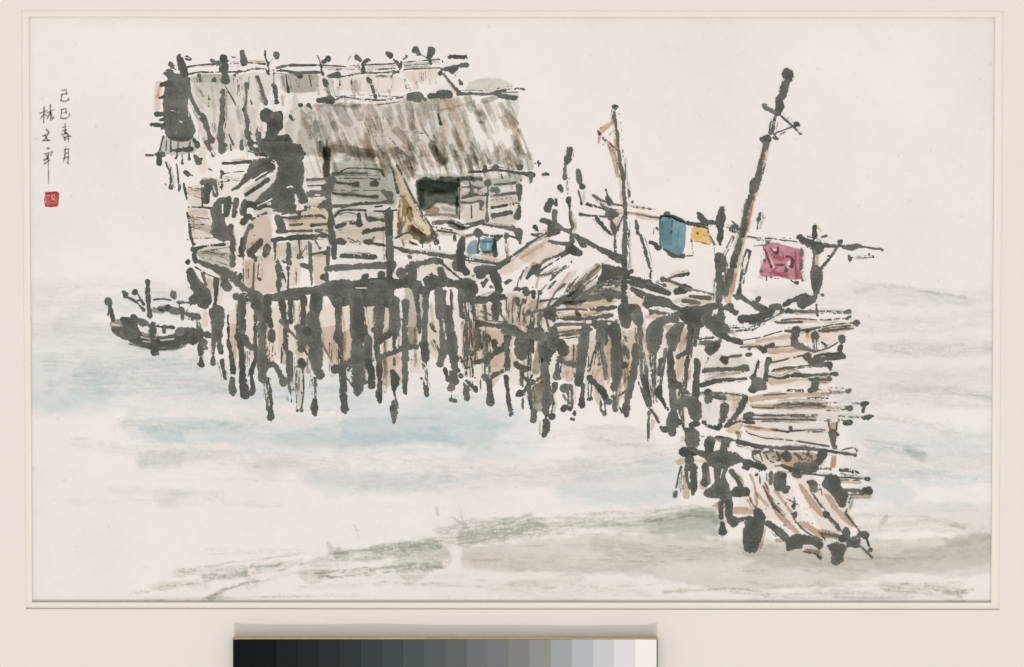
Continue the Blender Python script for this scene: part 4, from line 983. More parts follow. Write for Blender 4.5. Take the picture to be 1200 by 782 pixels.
# fishing net hung under the eave
net = part('fishing_net', painting, '''@450,190,6.518
PO3.4s4 80,40 112,60 175,190 205,260 245,330 335,470 410,560 410,620 280,590 130,600 95,560 110,450 120,330 120,250
60M5s3 150,290,40 168,340,60 150,420,40 130,480 ; 34M5 190,360 200,450 ; 80M6s4 200,500,50 260,560,80 330,590 ; 16M5 110,262 160,262
20 50,30,26 75,100 105,230,30 ; 15 100,30,24 130,80 170,170 220,280 290,390 350,480 380,540,26 ; 7 150,120 200,220 260,330 ; 6 270,380 320,470 ; 9M9 200,340 235,450 ; 7 235,340 300,450 ; 8M9 120,290 110,420 100,540
20 130,470 118,545,30 ; 20 90,582 180,540 260,560 330,600,14 ; 8M9d2 130,622 200,618 250,630 ; 8M8 140,600 150,640 ; 9M9d2 190,600 260,640
60g8d2 230,500 300,560 ; 46d1 375,560,40 402,615,44 ; 36 290,605,44 ; 26 345,590,34 ; 9 295,630 297,665,15 ; 9 352,630 352,668,15 ; 8 425,645 427,668,14 ; 30g7 400,560 360,520
14E 150,420 150,450 ; 8E 215,380 240,440 ; 14E 305,535 335,555 ; 12E 150,500 155,540 ; 6E 110,90 160,200
''', 'ochre fishing net hanging in folds from the eave')
tub = part('basin', painting, '''@480,180
PU7s2.5 400,660 430,620 470,612 478,700 420,712 395,700''', 'smaller pale blue basin on the veranda, left of the other')
part('basin', painting, '''@480,180
PU8s2.5 495,605 550,598 610,602 600,680 560,690 500,675 ; 20U5s3 520,620 590,620 ; PB2s4 500,705 590,705 620,740 600,765 520,745 ; 7E 550,630 552,670''', 'bluer square basin on the veranda, right of the other')

# ================================================================== the low shelter in the middle
hut = node('low_shelter', painting, 'low open shelter under a slanting mat roof, right of the large house')
R1 = '@560,250\n'
part('shelter_roof', hut, R1 + '''
PB2s6 500,185 640,270 560,300 400,360 300,310 ; PB1.5s8 180,360 420,210 480,240 250,420 150,420 ; 30B3s3 490,185 420,240 300,310 ; PB2s6 640,420 700,400 640,500 560,560 500,560
PT3s6 920,330 860,380 760,470 660,560 720,440 840,360 ; 26T6s2 860,380 780,460 700,520 ; 20T5s3 560,380 450,440 ; 14B5s2 430,440 410,520 ; 14B4s2 640,420 560,540
14 345,215 400,190 450,160 540,110,26 ; 18 400,150,14 500,140 ; 11 205,320 280,270 350,222 ; 14 165,355,34 300,265 400,190 ; 44 400,95,30 412,110 ; 20 380,150 420,160
22 650,255,30 560,300 480,330 430,365 ; 44 420,375,50 380,410 345,455,26 ; 14 640,280 540,340 460,390 415,430,30 ; 22 655,343,20
9d2 345,380 290,460 270,540 ; 9d2 320,400 300,470 ; 20d2 510,465,26 560,420 640,378,10 ; 14d1 500,530,24 545,480 ; 14 610,500,22 550,550 515,610,12 490,660,20 ; 18d4 720,440 670,490 630,550 ; 8d3 650,490 610,560 ; 14d3 480,500 440,550 ; 8d2 560,390 480,440 ; 14d2 620,370 520,420 410,440
36g7d2 840,370 740,470 640,580 ; 40g8 740,520 660,590,50 600,620 ; 16 860,370 760,460 690,510 ; 14d3 840,440 760,500
54 330,545,60 340,560 ; 40 388,560,40 390,590,36 ; 16 390,520 ; 40 435,560,44 ; 12 440,580 ; 28 260,540,34 300,540
PG3s8 640,560 820,470 840,560 700,620 600,640
60g9 560,640,50 620,590,50 ; 34 440,620,20 560,600,16 ; 26 480,680 560,630 620,600''', 'slanting mat roof with fringed lower edge')
part('ridge_post', hut, R1 + '''36 540,-10,36 540,60,44 ; 70 530,110,84 ; 34 450,50,30 490,60 530,90,44 ; 26 560,90,36 600,115 645,130,44 ; 40 505,150 560,130''')
part('ridge_post', hut, R1 + '''17 645,-10,14 648,40 668,85,24 655,130 660,200,40 ; 70 650,250,76 700,275,54 ; 30 720,280,44 ; 26 508,200,32 570,212 640,215 ; 50 690,160,30 720,190,60 ; 64 740,215,70 ; 30 680,155,26''')
part('ridge_beam', hut, R1 + '''34 740,190,50 800,220,34 880,262,40 950,300,56 1010,320,60 ; 40 970,335,30 1020,345''')
part('dark_cover', hut, R1 + '''Pk 870,350 940,365 1040,385 1075,440 1030,465 950,470 840,475 870,420 ; 30 1080,410,34 ; 60 1060,480,40 1130,500,50 1200,500 ; 26 1080,540 1140,580 1210,610 ; 44 1000,460''', 'solid dark cover at the right of the shelter roof')
part('shelter_wall', hut, R1 + '''
PT4s6 210,560 360,580 460,640 470,760 210,780 ; PB3s5 370,620 440,600 430,690 360,700 ; PT4s4 240,580 270,580 260,700 220,700
8 210,560 200,640 205,700 ; 9 250,600 240,700 245,770 ; 9d1 285,640 275,760 ; 9 345,590 320,690 330,770 ; 8 365,615 345,700 ; 16 430,575 412,680 ; 36 278,605,40 280,640,30 ; 20 320,615,34 310,640 ; 10 300,650 290,760 ; 8d3 220,600 215,740
20 335,715,26 420,690 490,680,40 ; 22 360,690,30 ; 60 520,690,80 530,740,50 ; 40 110,420,60 130,470,70 150,540,50 ; 30 200,490,36 230,470 ; 24 160,480 ; 40 20,430,80 ; 24 30,490 ; 20 90,520
10 0,600,40 60,590 130,570,26 ; 50 130,580,60 140,660,50 120,740,34 ; 16d1 50,640 60,750 ; 40 150,690,50 ; 14d2 20,690 100,720
@560,340
26d1 380,180 375,300,34 ; 28d2 440,180,40 430,270 ; 14 470,160 500,280,20 ; 30 430,300,80 470,330 ; 44 370,310,60 ; 40 495,170,60
34 30,235,40 130,250 200,255,44 260,270 300,300 ; 40 180,290 330,320 450,330,70 ; 50 110,60,70 130,200,36 ; 10 0,180 60,200 ; 24 0,245,30 20,248 ; 44 100,60 180,50 ; 14 150,150 200,230 ; 10d2 40,110 50,200
PB2s5 0,100 100,100 100,200 0,220 ; PB2s6 20,280 180,290 190,380 60,400 ; PB2s6 230,500 280,480 270,540''', 'upright slats below the shelter roof')
S1 = '@560,340\n'
part('shadow_side', hut, R1 + '''PG4s6 640,600 760,550 880,480 1010,480 1010,570 820,620 660,640 ; 30d2 850,492 930,486 1005,482 ; 22d3 820,520 900,512 1000,512 ; 40d2 850,552,30 920,545,50 1000,560,30 ; 26d3 780,612 900,590 1000,585 ; 30d3 640,640 760,600 ; 20d2 700,580 780,540 850,500 ; 9E 880,520 960,515 ; PB2s4 760,600 900,575 1000,600 980,625 780,630''', 'dark dry brushed side under the shelter roof')
plk = lambda t, p, l=None: part('plank', p, t, l)
plk(S1 + '''PO3s5 620,120 760,100 900,60 980,80 900,110 700,140 ; 44g9 620,95,40 700,85 760,70,24 ; 30d2 640,60,40 780,50 900,40 1000,40,60 ; 50 880,20,40 930,60,50 ; 20d3 740,20 960,10''', hut)
plk(S1 + '''PB2s4 600,110 880,90 980,90 840,120 700,125 ; 34 790,140,26 880,130,40 940,125,34 970,120,20 ; 16 560,140 660,135 790,140 ; 20 700,160,34 720,185,26''', hut)
plk(S1 + '''PO4s4 560,175 800,150 880,165 720,185 560,190 ; 26 560,200,20 700,205 800,195,34 900,185,36 940,180 ; 10 550,190 700,185''', hut)
plk(S1 + '''PB3s4 560,270 800,270 780,290 580,310 ; 24 550,245,40 640,240 700,242,26 800,245,16 ; 30 820,230,44 830,260 ; 14 880,215 960,225''', hut)
plk(S1 + '''PB4s4 590,310 760,285 800,270 690,320 580,330 ; 14 570,300 680,285 800,275 ; 16 580,322 680,310 790,285 ; 10 600,345 760,320 ; 30 530,280,70 530,340,80''', hut)
part('shelter_post', hut, '@700,320\n' + '''50 185,60,36 192,130,40 195,220,50 ; 100 190,260,100 200,350,90 ; 90 270,260,80 290,340,70 ; 60 230,250,60 ; 16d2 300,380 320,440 ; 10 230,330''')
L = '@700,320\n'
stl = lambda t, l=None: stilt(t, l, hut)
stl(L + '''40d1 30,370,80 20,460,60 ; 30d2 40,480,26 30,560 50,660,30 60,740 ; 30 110,400,90 130,500,60 ; 30d3 0,520 10,640''')
stl(L + '''40d2 140,400,60 140,500 130,600,50 ; 60 140,650,80 145,760,50 ; 50 190,650,50 ; 34d2 190,540,70 210,600 ; 20d3 180,420 210,480 ; PB2s5 220,400 270,420 250,540 210,560''')
stl(L + '''PB3s6 200,640 250,620 220,760 170,740 ; 56 270,520,54 265,620,40 250,720 215,880,50 200,960 ; 40 205,1000,44 ; 8 275,500''')
stl(L + '''40d1 290,400,50 300,520,50 320,620,44 330,720,60 ; 60 330,740 350,850,50 370,930,36 ; 24 290,770,14 330,870 365,950,24 ; 14 375,960 430,1050,26 ; 50 460,1100,54 450,1090,40 ; 20d1 365,980,24 360,1060 362,1160,14 ; 8 350,1060 355,1180 ; PB3s5 380,1020 410,1040 400,1090 380,1100''')
stl(L + '''PB2s6 310,460 360,470 360,560 ; Pk 340,400 400,330 480,300 560,290 570,350 480,360 460,440 440,540 400,570 360,560 340,480 ; 40d3 390,580,50 385,700 400,900,40 ; 8 400,600 400,860 ; 40 400,700,20 ; 5 415,560 412,900''')
stl(L + '''PB5s4 470,370 530,365 490,410 ; PT2s5 480,400 500,560 460,640 430,560 ; Pk 480,430 500,400 560,350 620,350 590,430 570,500 540,560 500,540 ; 60 510,560,60 520,700,60 530,800,60 ; 26d2 480,540 460,680 430,800,40 ; 44 440,800,30 435,850,56 460,900,30 490,960,30 ; 44d2 450,620 440,700
60 530,830,50 535,960,56 530,1040,90 525,1120,70 ; 60 475,1100,50 ; 60 580,1050,50 ; 70 550,930 630,900''', 'tall dark stilt at the shore end')
stl(L + '''PB4s4 590,390 635,380 625,470 580,560 570,480 ; PB3s5 560,600 610,580 600,700 560,740 ; PB4s4 620,690 660,680 650,760 620,770 ; 40 655,380,60 645,520,40 630,640,36 ; 26 570,590,40 625,555,30 ; 40d1 625,640,30 620,760 590,850,50 ; 16 540,740 580,790 640,850 ; 20d2 670,500 655,590 ; 30 570,790,60''')
stl(L + '''PT1.5s6 690,540 740,540 740,700 690,720 ; 56 700,620,56 702,660,50 695,760,50 690,860,56 ; 120 680,920,110 690,1000,100 ; 50 660,1070,40 700,1060 ; 36 700,380,50 690,510,30 ; 16d2 600,940 610,1100 ; 24d3 580,950 600,1080''')
part('platform', hut, L + '''
PB3s5 520,200 620,165 800,160 830,180 740,240 600,220 ; PB2s5 210,180 290,150 355,205 300,240 230,225 ; PB4s5 330,290 460,290 420,320 340,320 ; PT2s6 480,70 600,90 560,130 440,120
44 200,20,30 300,60,60 400,110,44 500,140,50 ; 30 240,100,40 320,150,44 420,190,60 500,215,60 ; 44 560,130,60 620,110,60 650,110 ; 10E 230,85 330,125 420,160 ; 18d3 360,70 430,90 ; 20d2 420,60 480,90 ; 20 460,45,34 520,60 600,90 ; 16d1 620,110 720,130 820,155 ; 22 500,40,12 560,20 640,10,30
50 350,220,60 480,220,40 600,270,60 700,280,110 780,270,80 ; 60 640,300,120 720,330,110 ; 40 780,240,50 860,230,40 ; 24 600,195,30 720,210,24 ; 24 650,165,20 790,180,36 ; 20 380,275,44 480,285 590,290 ; 10E 430,262 560,268 ; 12E 575,330 600,345
60 780,330,100 850,380,130 900,400,80 ; 60 870,440,50 960,470,60 1010,490,40 ; 20 700,465 860,450 ; 30 720,495,34 860,480 ; 60 800,540,90 830,520,70 ; 14d2 780,600 740,690 ; 9E 810,300 825,260 ; 24d4 940,380 1080,370 1170,330 ; 14d3 920,420 1080,400''', 'broken timber edge of the shelter platform')

# ================================================================== loose poles
part('mooring_pole', painting, '@640,110\n' + '''
54 165,395,56 155,440,54 145,485,38 ; 26 135,500,24 130,590,34 ; 6d3 140,620 150,710 ; 5d3 150,610 155,700 ; 10 160,598,14 ; 40 100,655,40 105,680,34 ; 12 85,680 80,700
50 158,740,52 ; 34 70,745,24
@480,180
44 1117,335,44 1125,370,20 ; 14 1125,380 1128,470 1140,500,26 ; 10 1145,370 ; 26 1030,340,22 1030,360 ; 46 990,340,44 970,390,50''', 'short blunt pole, taller of the two above the shelter')
part('mooring_pole', painting, '@640,110\n' + '''
38 225,545,38 235,620,44 ; 40 252,655,44 ; 12 225,680 240,730,16 248,775,20 ; 20g2s4 265,690 265,760 ; 22 290,775''', 'short blunt pole, lower of the two above the shelter')
mast = node('rag_mast', painting, 'slender tall pole with a brown rag and thin cross sticks near its top')
part('pole', mast, '@640,110\n' + '''
30 470,90,26 485,95,36 ; 12 500,92,18 ; 26 478,110,16 480,160,30 490,220,18 505,300,24 505,370,22 515,430,26 525,510,30 540,560,36 545,640,28 550,790,30 ; 7d4 510,110 530,260 540,420 ; 12d2 540,440 ; 7d4 550,440 560,580 575,660 580,770 ; 14 585,690,20 585,720
@680,220
26 305,0,22 315,120,30 316,250,36 312,380,44 312,500,44 ; 34 312,520,50 310,640,40 310,790,46 ; 12 342,30,20 345,60 ; 16 365,100,24 ; 18g2s6d3 350,250 355,560 ; 8d3 345,300 350,540''')
part('cross_stick', mast, '@640,110\n' + '''10 362,262,12 400,300,16 440,340 495,395,14 ; 8 370,285 410,330''')
part('cross_stick', mast, '@640,110\n' + '''5 388,375 430,310 480,250 ; 4 400,360 420,340''')
part('rag', mast, '@640,110\n' + '''30B6s2 465,205,24 400,250,40 375,290,26 370,345,16 ; 14B4s2 385,240 ; 36B6s2 440,350,26 465,410,40 490,500,34 500,580,20 ; 20B5s2 485,330 490,390 ; 20B3s3 440,370 480,420''', 'reddish brown rag')
tall = node('tall_pole', painting, 'tallest leaning pole, thick at the top, with a short crosspiece')
part('pole', tall, '@0,0,1\n8B4s1 898,170 891,200 884,226 877,252 869,285 861,318 853,352 ; 4.2d2 896,172 888,202 881,232 ; 5d1 876,236 868,276 860,300\n' + '@840,70\n' + '''
76 500,105,82 505,120,76 ; 52 485,160,56 470,220,60 458,260,56 ; 50 435,280,60 440,330,60 425,370,60 ; 40d2 415,380,44 400,430,36 385,510,36 ; 36 375,515,30 ; 80 350,560,86 345,565 ; 46 310,560,30 ; 22 400,550 420,560 ; PB3s3 320,590 345,600 320,720 290,780 ; 44d4 345,600 325,700 305,790 ; 12 325,640 300,760
@840,200
50d3 310,-10 290,60 ; 72 270,90,76 265,130,70 ; 34 245,150 ; PB4s3 255,170 275,180 245,320 225,440 205,430 220,300 ; 34d1 235,180,40 210,300,34 ; 38 205,300,34 195,400,36 185,460,40 ; 40 165,500,40 145,580,50 ; 60 125,620,64 115,670,64 ; 40 100,710,50 85,790
@700,320
44 930,0,40 915,70,50 900,150,50 ; PB4s4 960,0 985,0 960,130 930,150''')
part('crosspiece', tall, '@840,70\n' + '''28 335,320,34 350,340,40 400,370,30 ; 8E 350,325 380,335 ; 15 450,395 500,440 545,480 590,525,20 ; 36 560,455,40 ; 14 580,465,16 ; 5d2 455,385 540,445''')
part('brace', tall, '@840,70\n' + '''13d3 395,535 440,505 540,470 ; 12d3 430,540 480,510 ; 14d2 400,520 430,560''')
part('fallen_leaf', painting, '@840,200\n' + '''10 305,300,16 300,335,36 290,365,20 285,408,14''', 'small dark drop shape floating right of the tallest pole')
lean = part('leaning_stick', painting, '@680,220\n' + '''34 395,240,32 400,270,28 405,320,34 ; 22 425,340 455,440,26 480,530,26 500,590,22 ; 20 495,600,22 495,635,18 ; 10d2 390,320''', 'bare stick leaning left of the blue cloth')
part('leaning_stick', painting, '@840,200\n' + '''20 215,560,20 235,570,24 225,610,20 ; 14 210,560 185,640 165,780 ; 16 225,620 200,720 185,800
@840,320
16 180,0,18 165,80,26 155,150,40 ; 8 120,160,20 150,175,40''', 'narrow paired sticks leaning right of the middle post')
# ================================================================== the clothes rail
rail = node('clothes_rail', painting, 'long uneven pole rail hung with three cloths, tied to posts')
part('rail_pole', rail, '@680,220\n' + '''
24B5s3 240,180 400,185 560,215 ; 16B3s3 400,210 540,230
13 330,175 430,195 500,208 565,215,16 ; 10d3 340,128 420,150 480,155 575,185 ; 14 90,55,26 150,92,18 220,115 310,128 ; 18 45,118,22 130,138 200,165 ; 14 0,188,26 60,198 180,205 ; 24 145,120 190,150 ; 6 230,155 300,160
24 600,185,30 620,180 ; 24 570,200,16 650,205,24 740,245,26 800,258,28 860,262,36 920,250,30 ; 28 830,185,34 850,210,50 880,240,40 950,250,24
@840,200
10B5s2 210,470 330,490 ; 9 220,462 290,475 340,475,16 400,480 480,495 ; 8d3 440,490 520,495 570,505 ; 7 280,490 380,495
50 585,475,54 620,500,66 680,525,90 720,540,70 ; 22 760,520 830,530 ; 28 870,500,38 ; 15 720,535 830,535 900,530 1000,534 1090,548 1140,556,10 ; 26 890,540,26 950,540,44 1000,530,34 ; 13d4 1010,535 1080,545 1160,555 ; 14d2 1140,545 1165,560 ; 30 740,560,30
12d2 735,470 770,460,20 ; 8d3 800,470 830,465''')
part('rail_branch', rail, '@840,200\n' + '''24 870,510 840,550,22 800,610 750,670,24 735,690 ; 8d3 770,610 830,570 ; 16d2 785,600 ; 26 930,605,24 935,620,34 ; 8d4 960,603 1100,600 ; 7d3 950,612 1100,612 ; 22d2 1070,590 ; 14 1100,608,18''', None)
part('forked_stand', rail, '@680,220\n' + '''
12 180,15,16 190,50 205,105,44 ; 74 215,190,80 250,195,60 ; 26 110,210,26 150,260,34 220,335,18 ; 16 215,225,14 238,290,44 240,340,18 248,445,26 ; 9 300,200 255,305,20 ; PB3s4 200,220 300,210 260,330 220,320 ; 6 225,230 230,290''')
part('rail_post', rail, '@680,220\n' + '''
40 995,155,46 990,210,60 982,270,78 980,330,50 983,400,26 ; 50 975,480,60 985,560,76 ; 44 960,510,40 ; 44 970,640,46 975,790,56 ; 36d2 1010,500 1000,760 ; 5 1060,355 1000,480 ; 6 1090,340 1010,500 ; 5d3 940,400 945,480 ; 60d2 1080,290,70 1120,310,50 ; 12 1065,235,10 1100,270,22 ; 8d2 1030,280 1140,290 ; 24d2 1070,350
@700,320
50 855,0,46 860,80,52 862,150,56 ; 8 885,20 885,140 ; 14 940,20 930,100''', 'middle dark post carrying the rail')
part('rail_post', rail, '@840,200\n' + '''
PB4s4 685,570 720,580 715,670 680,670 ; 20B4s4 690,380 730,420
36 690,400,40 690,470,36 ; 30 705,560,70 ; 18 685,570 680,640 672,690,24 ; 70 700,700,70 705,790,80
@840,320
76 700,0,80 700,80,64 705,130,62 ; 24 745,155 ; 40 640,190,70 600,215,90 ; 44 690,175,50 640,215 ; 24 475,222,36 540,190,40 620,160,40 ; 60 600,190,70''', 'thick right hand post bending at its foot')
part('cloth', rail, '@680,220\n' + '''
PU9s3 556,206 564,198 600,195 660,208 735,242 742,252 742,330 738,400 718,470 700,476 645,476 600,445 566,410 558,380 556,300 ; PU2s5 580,240 640,240 640,400 580,400 ; 20U3s3 600,195 720,240 ; 10U2s3 690,280 680,420
10 560,225,14 560,300 562,395,14 ; 26 492,385,26 515,395 550,420,46 ; 12 560,412 600,440 640,470,34 680,485,20 720,485,36 ; 10d2 730,483 790,480 ; 7 645,235 645,290 640,322,24 ; 10 535,285,20 545,298 ; 5 520,290 512,330 ; 10 620,470 660,490''', 'blue cloth pegged on the rail')
part('cloth', rail, '@680,220\n' + '''
PY9s3 785,282 840,275 890,285 918,330 918,400 860,395 800,375 782,370 ; PY3s3 800,300 860,300 860,360 800,360
5 785,290 780,340 778,378 ; 7 778,378 830,380 905,402 ; 9 890,290 915,340 942,402,20 ; 20 824,322,24 ; 5 868,310 872,335 885,350 ; 5 786,385 788,440 794,462 ; 12 850,270 900,290''', 'small yellow cloth with a dark spot')
part('cloth', rail, '''@880,270,11.175
PR8s3 195,172 330,165 480,205 640,250 682,262 690,330 664,400 655,640 590,645 450,630 330,602 240,610 180,622 125,595 112,540 150,430 180,330 176,240
50R4s6 622,280 622,620 ; 50R4s8 300,330 400,380 ; 50R4s6 300,560 480,590 ; 30R4s6 200,300 240,420 ; 60R2s12 130,610
26E 295,262 330,250 ; 40E 498,415 494,440 ; 16E 245,350 270,400 300,490 ; 18E 500,196 660,214 ; 18E 180,345 176,370 ; 9E 470,480 520,500 ; 6E 615,270 618,600
22g9 258,240 298,285,28 345,302,40 352,235,30 ; 18g9 180,262 215,335 240,425 265,478,42 ; 24g9 470,345,30 520,352 548,400,40 535,470,50 ; 40g9 325,455,26 380,460,52 430,455,30 ; 44 462,530,52 ; 12 440,465 470,510 ; 14g9 262,560 300,520 340,485 ; 9g8 350,572 420,605 ; 12g8 408,275 430,370 ; 10g7 300,360 330,365
15g8 578,262 580,450 590,640 ; 14 664,240,42 657,450,24 658,600,20 676,658,34 ; 14 240,615,18 350,632 460,632 550,672,30 610,690,50 ; 12 165,215 160,330 ; 40 182,398,54 ; 10 132,330 128,500 ; 44 134,535,58 ; 16 200,600 205,655 ; 14g9 40,206,8 110,200 185,196,24 ; 44 215,165,52
''', 'deep red patterned cloth with dark figures and pale gaps')
part('mooring_branch', painting, '@840,320\n' + '''
26 170,165,40 230,210,26 320,265,50 370,290,50 ; 13 255,200 350,250,20 ; 40 290,185,44 ; 54 390,245,50 430,240,56 ; 20 460,265,34 ; 60 90,245,74 130,280,50 ; 44 25,290,60 40,320,50 ; 50 180,325,60 250,330,70 330,300,50 380,275 ; 30 20,260 80,240
14E 60,300 130,330 ; 24d4 240,400 330,350 ; 12 330,345 420,300 480,270,20 ; 26d3 100,395 230,400''', 'bent dark branches at the head of the jetty')
# ================================================================== the jetty of loose boards
GHOST = 0.55; WASH = 1.3
jetty = node('jetty', painting, 'ramshackle stepped jetty of loose boards running down to the shore on the right')
N1 = '@840,320\n'; N2 = '@840,440\n'; O1 = '@780,500\n'; Q1 = '@860,540\n'
plk(N1 + '''20B5s3 560,285 690,285 ; 36 500,268,40 540,270,30 ; 22d1 550,270 690,272 ; 20 700,225,16 705,270,24 708,300,18 ; 11d4 715,268 880,272 ; 9d4 715,284 880,284 ; 34d1 900,280,30 930,275,40''', jetty)
plk(N1 + '''PB4s4 410,345 560,325 700,330 720,350 560,352 420,360 ; 11 400,345 480,330 560,322 700,330 ; 16d1 420,352 600,345 ; 10d4 700,330 800,330 900,320 ; 24 935,313,26 915,320 ; 8d3 780,326 920,316''', jetty, 'board tinted brown along its left half')
plk(N1 + '''PB4s4 270,470 520,430 520,460 380,480 280,495 ; PG2s4 540,400 940,350 940,375 720,395 ; 8 150,478 300,455 400,425 460,410 ; 20 480,408,14 560,408,34 640,400 720,385,16 ; 11 720,385 830,362 950,352 ; 8d2 740,392 940,370 ; 50 980,355,50 995,355,44''', jetty, 'long board ending in a round knob')
plk(N1 + '''PB7s3 715,400 850,392 960,385 965,400 850,410 730,420 ; 22d2 720,408 800,405 850,402 ; 10d2 860,398 960,390''', jetty, 'short brown board')
plk(N1 + '''PB6s3 350,535 500,525 620,535 630,550 500,560 360,570 ; 40 300,525,30 330,540,56 ; 36 350,520,26 385,510,40 ; 9d2 410,522 540,515 ; 26 230,535,26 ; 12 165,522 300,518 ; 30 560,400,70 ; 44d2 550,440,60 548,500 ; 30 545,500,50 600,525,36 680,550,26 ; 16d1B8 638,410 642,530 ; 60d2 690,440,60 695,520 ; 20d1 740,490,16 765,515,26 ; 11 690,555 780,530 850,490 ; 60 880,465,60 ; 40 872,520,44 865,545''', jetty, 'brown board crossed by short uprights')
plk(N1 + '''13 380,630 440,620 500,605 560,590 640,575 ; 60 640,590,70 660,630,30 ; 22 690,590 760,572 870,572,26 ; 36 690,612,50 800,600,30 890,590,36 ; 24 880,570 ; 46 362,612,50 ; 36 355,640,36 345,700 345,760''', jetty)
plk(N1 + '''46 40,605,46 60,600,44 ; 50 60,625,40 ; 18 90,590 170,580,20 ; 34 215,575,36 235,575''', jetty, 'short board with round knob at its end')
plk(N1 + '''PB7s3 400,690 520,655 530,675 420,700 ; 16 390,688,24 480,668 520,665,20 ; 13 500,672 600,655 680,650 ; 40 690,640,44 760,645,44 ; 56 790,650,60 ; 20 800,680 ; 14 650,640 700,655''', jetty)
plk(N1 + '''34 -85,690,40 0,680,36 100,680,30 150,672 190,672,56 215,672,50 ; PB5s4 -90,745 0,715 160,700 170,712 0,735 -80,765''', jetty)
plk(N1 + '''18 360,725,20 440,742 540,718,36 640,725,24 ; 20 640,722 800,710 840,712,34 ; PB5s4 360,750 600,745 800,750 800,770 600,760 380,790 ; 30d3 660,748 800,748 ; 24 790,745,26''', jetty)
plk(N1 + '''26 -110,790,40 0,760,34 120,750,26 ; 12 120,750 205,745,22 ; PO3s4 -100,800 20,775 100,770''', jetty)
part('under_wash', jetty, N1 + '''PB1.6s5 180,500 420,440 700,400 900,390 860,470 620,500 300,540 ; PT0.8s8 0,480 180,520 300,640 340,760 100,700 0,640 ; PB1.6s5 380,560 620,540 860,560 840,610 500,650 380,660 ; PT2s5 360,720 800,720 760,790 380,800 ; PG1.4s5 -80,560 200,600 200,700 -80,740
@840,440
PT2s5 0,130 220,140 260,210 120,260 ; PB1.6s5 240,190 760,190 760,250 400,260 ; PG1.4s5 240,260 1000,270 1000,310 240,310 ; PT1.6s5 160,330 760,340 820,460 300,470 ; PB2s5 240,530 720,560 720,660 300,650 ; PT0.8s8 -260,120 0,120 40,250 -120,360 -260,300
@860,540
PT1.6s4 0,330 180,120 380,160 480,420 300,420 160,380 ; PB1.3s4 420,120 560,120 760,470 620,480 ; PT1.5s4 600,180 700,240 840,450 760,470''', 'faint brown and grey wash under the boards', res=.9)
part('ladder', jetty, N1 + '''16 295,620,26 275,680 255,740,40 ; 110 290,785,110 ; 50 250,820,60 ; 40 330,800,60''' + '\n' + '''20 345,700,24 340,770''')
plk(N2 + '''PB6s3 230,150 320,130 450,125 640,120 800,125 790,150 600,150 420,170 230,190 ; 10d2 330,140 500,128 ; 24d3 500,110 600,108 ; 30 660,108,44 ; 44 690,60,60 690,90,50 ; 9d4 710,100 900,105 ; 9d4 740,115 900,118 ; 36 920,110,40 935,110 ; 12d3 640,160 780,162''', jetty, 'board tinted orange brown')
plk(N2 + '''PB5s4 240,205 430,200 430,235 260,235 ; PG5s5 410,210 520,190 740,195 770,230 640,240 420,240 ; 14 250,225 400,230 ; 44g6d3 420,215 600,205 760,215 ; 10d4 770,195 900,192 1000,198 ; 36 1025,205,36 1050,200,44 ; 18 1040,215 1030,255,26 ; 8d4 770,230 900,238 ; 7d4 770,245 900,245 ; 38 915,230,26 935,235,40''', jetty, 'wide grey washed board with dry broken right end')
plk(N2 + '''PB3s4 230,275 480,275 700,290 700,310 400,310 ; 40 200,285,36 235,285,50 ; 20d3 260,278 400,282 700,285 ; 14 180,310 300,308 500,312 700,315 ; 14d4 540,290 800,290 1020,295 ; 9d3 700,308 860,320 ; 44 1040,300,34 1060,298,44 1095,290,20 ; 36 900,335,30 935,335,40 ; 10d3 850,310 940,330''', jetty)
plk(N2 + '''PO5s5 60,385 150,340 180,360 130,410 80,410 ; PB5s4 160,345 280,360 420,380 420,395 240,385 ; 40 60,365,34 90,345 ; 26 90,345 160,325,20 260,335 ; 14B9 170,350 300,370 420,385 ; 14 420,385,18 500,400 ; 12 500,398 560,390 620,388 ; 9d4 620,385 760,385 ; 10d4 640,398 760,398 ; 26 520,375,30''', jetty)
plk(N2 + '''16B9 140,405,24 160,430,34 ; 14d2 140,405 210,395 ; 8 215,405 330,440 450,450 580,465 ; 14 580,465 700,485 790,500 ; 34 825,502,40''', jetty)
plk(N2 + '''28 0,440 100,455 ; 34 150,465,44 260,495,34 380,510 ; 30 380,510 500,512 650,520 760,530 ; 30 760,530,20 860,545,32 ; 24d3 870,545 975,560 ; 9d2 880,525 960,510 985,530,16 ; 12d2 980,540 970,575''', jetty)
part('jetty_post', jetty, N2 + '''PB8s3 780,340 840,330 840,390 800,400 ; 14 785,330 800,400 ; 16 845,335 840,400 ; 50 815,410,60 820,450 ; 36 810,430 820,490 ; 24 850,420,26''', 'short reddish post near the outer end')
part('jetty_post', jetty, N2 + '''60 55,225,78 50,270,60 35,320,50 ; 40 20,365,50 -60,360,26 -90,330,30 ; 34 205,160,50 180,200,50 140,270,44 70,345,36 ; 9E 130,250 80,310 ; PB3s4 110,170 170,160 150,220 100,260 ; PF3s10 -100,200 0,190 10,320 -60,350 -110,300''')
part('jetty_rail', jetty, N2 + '''26d3 -240,120 -100,130 0,140 ; 40 -60,120,60 ; 20d3 -40,125 100,130 200,150 ; 22 -40,150 60,165,30 ; PB3s4 0,150 140,140 170,170 60,180 ; 60 -60,170 ; 12d3 100,130 190,135''')
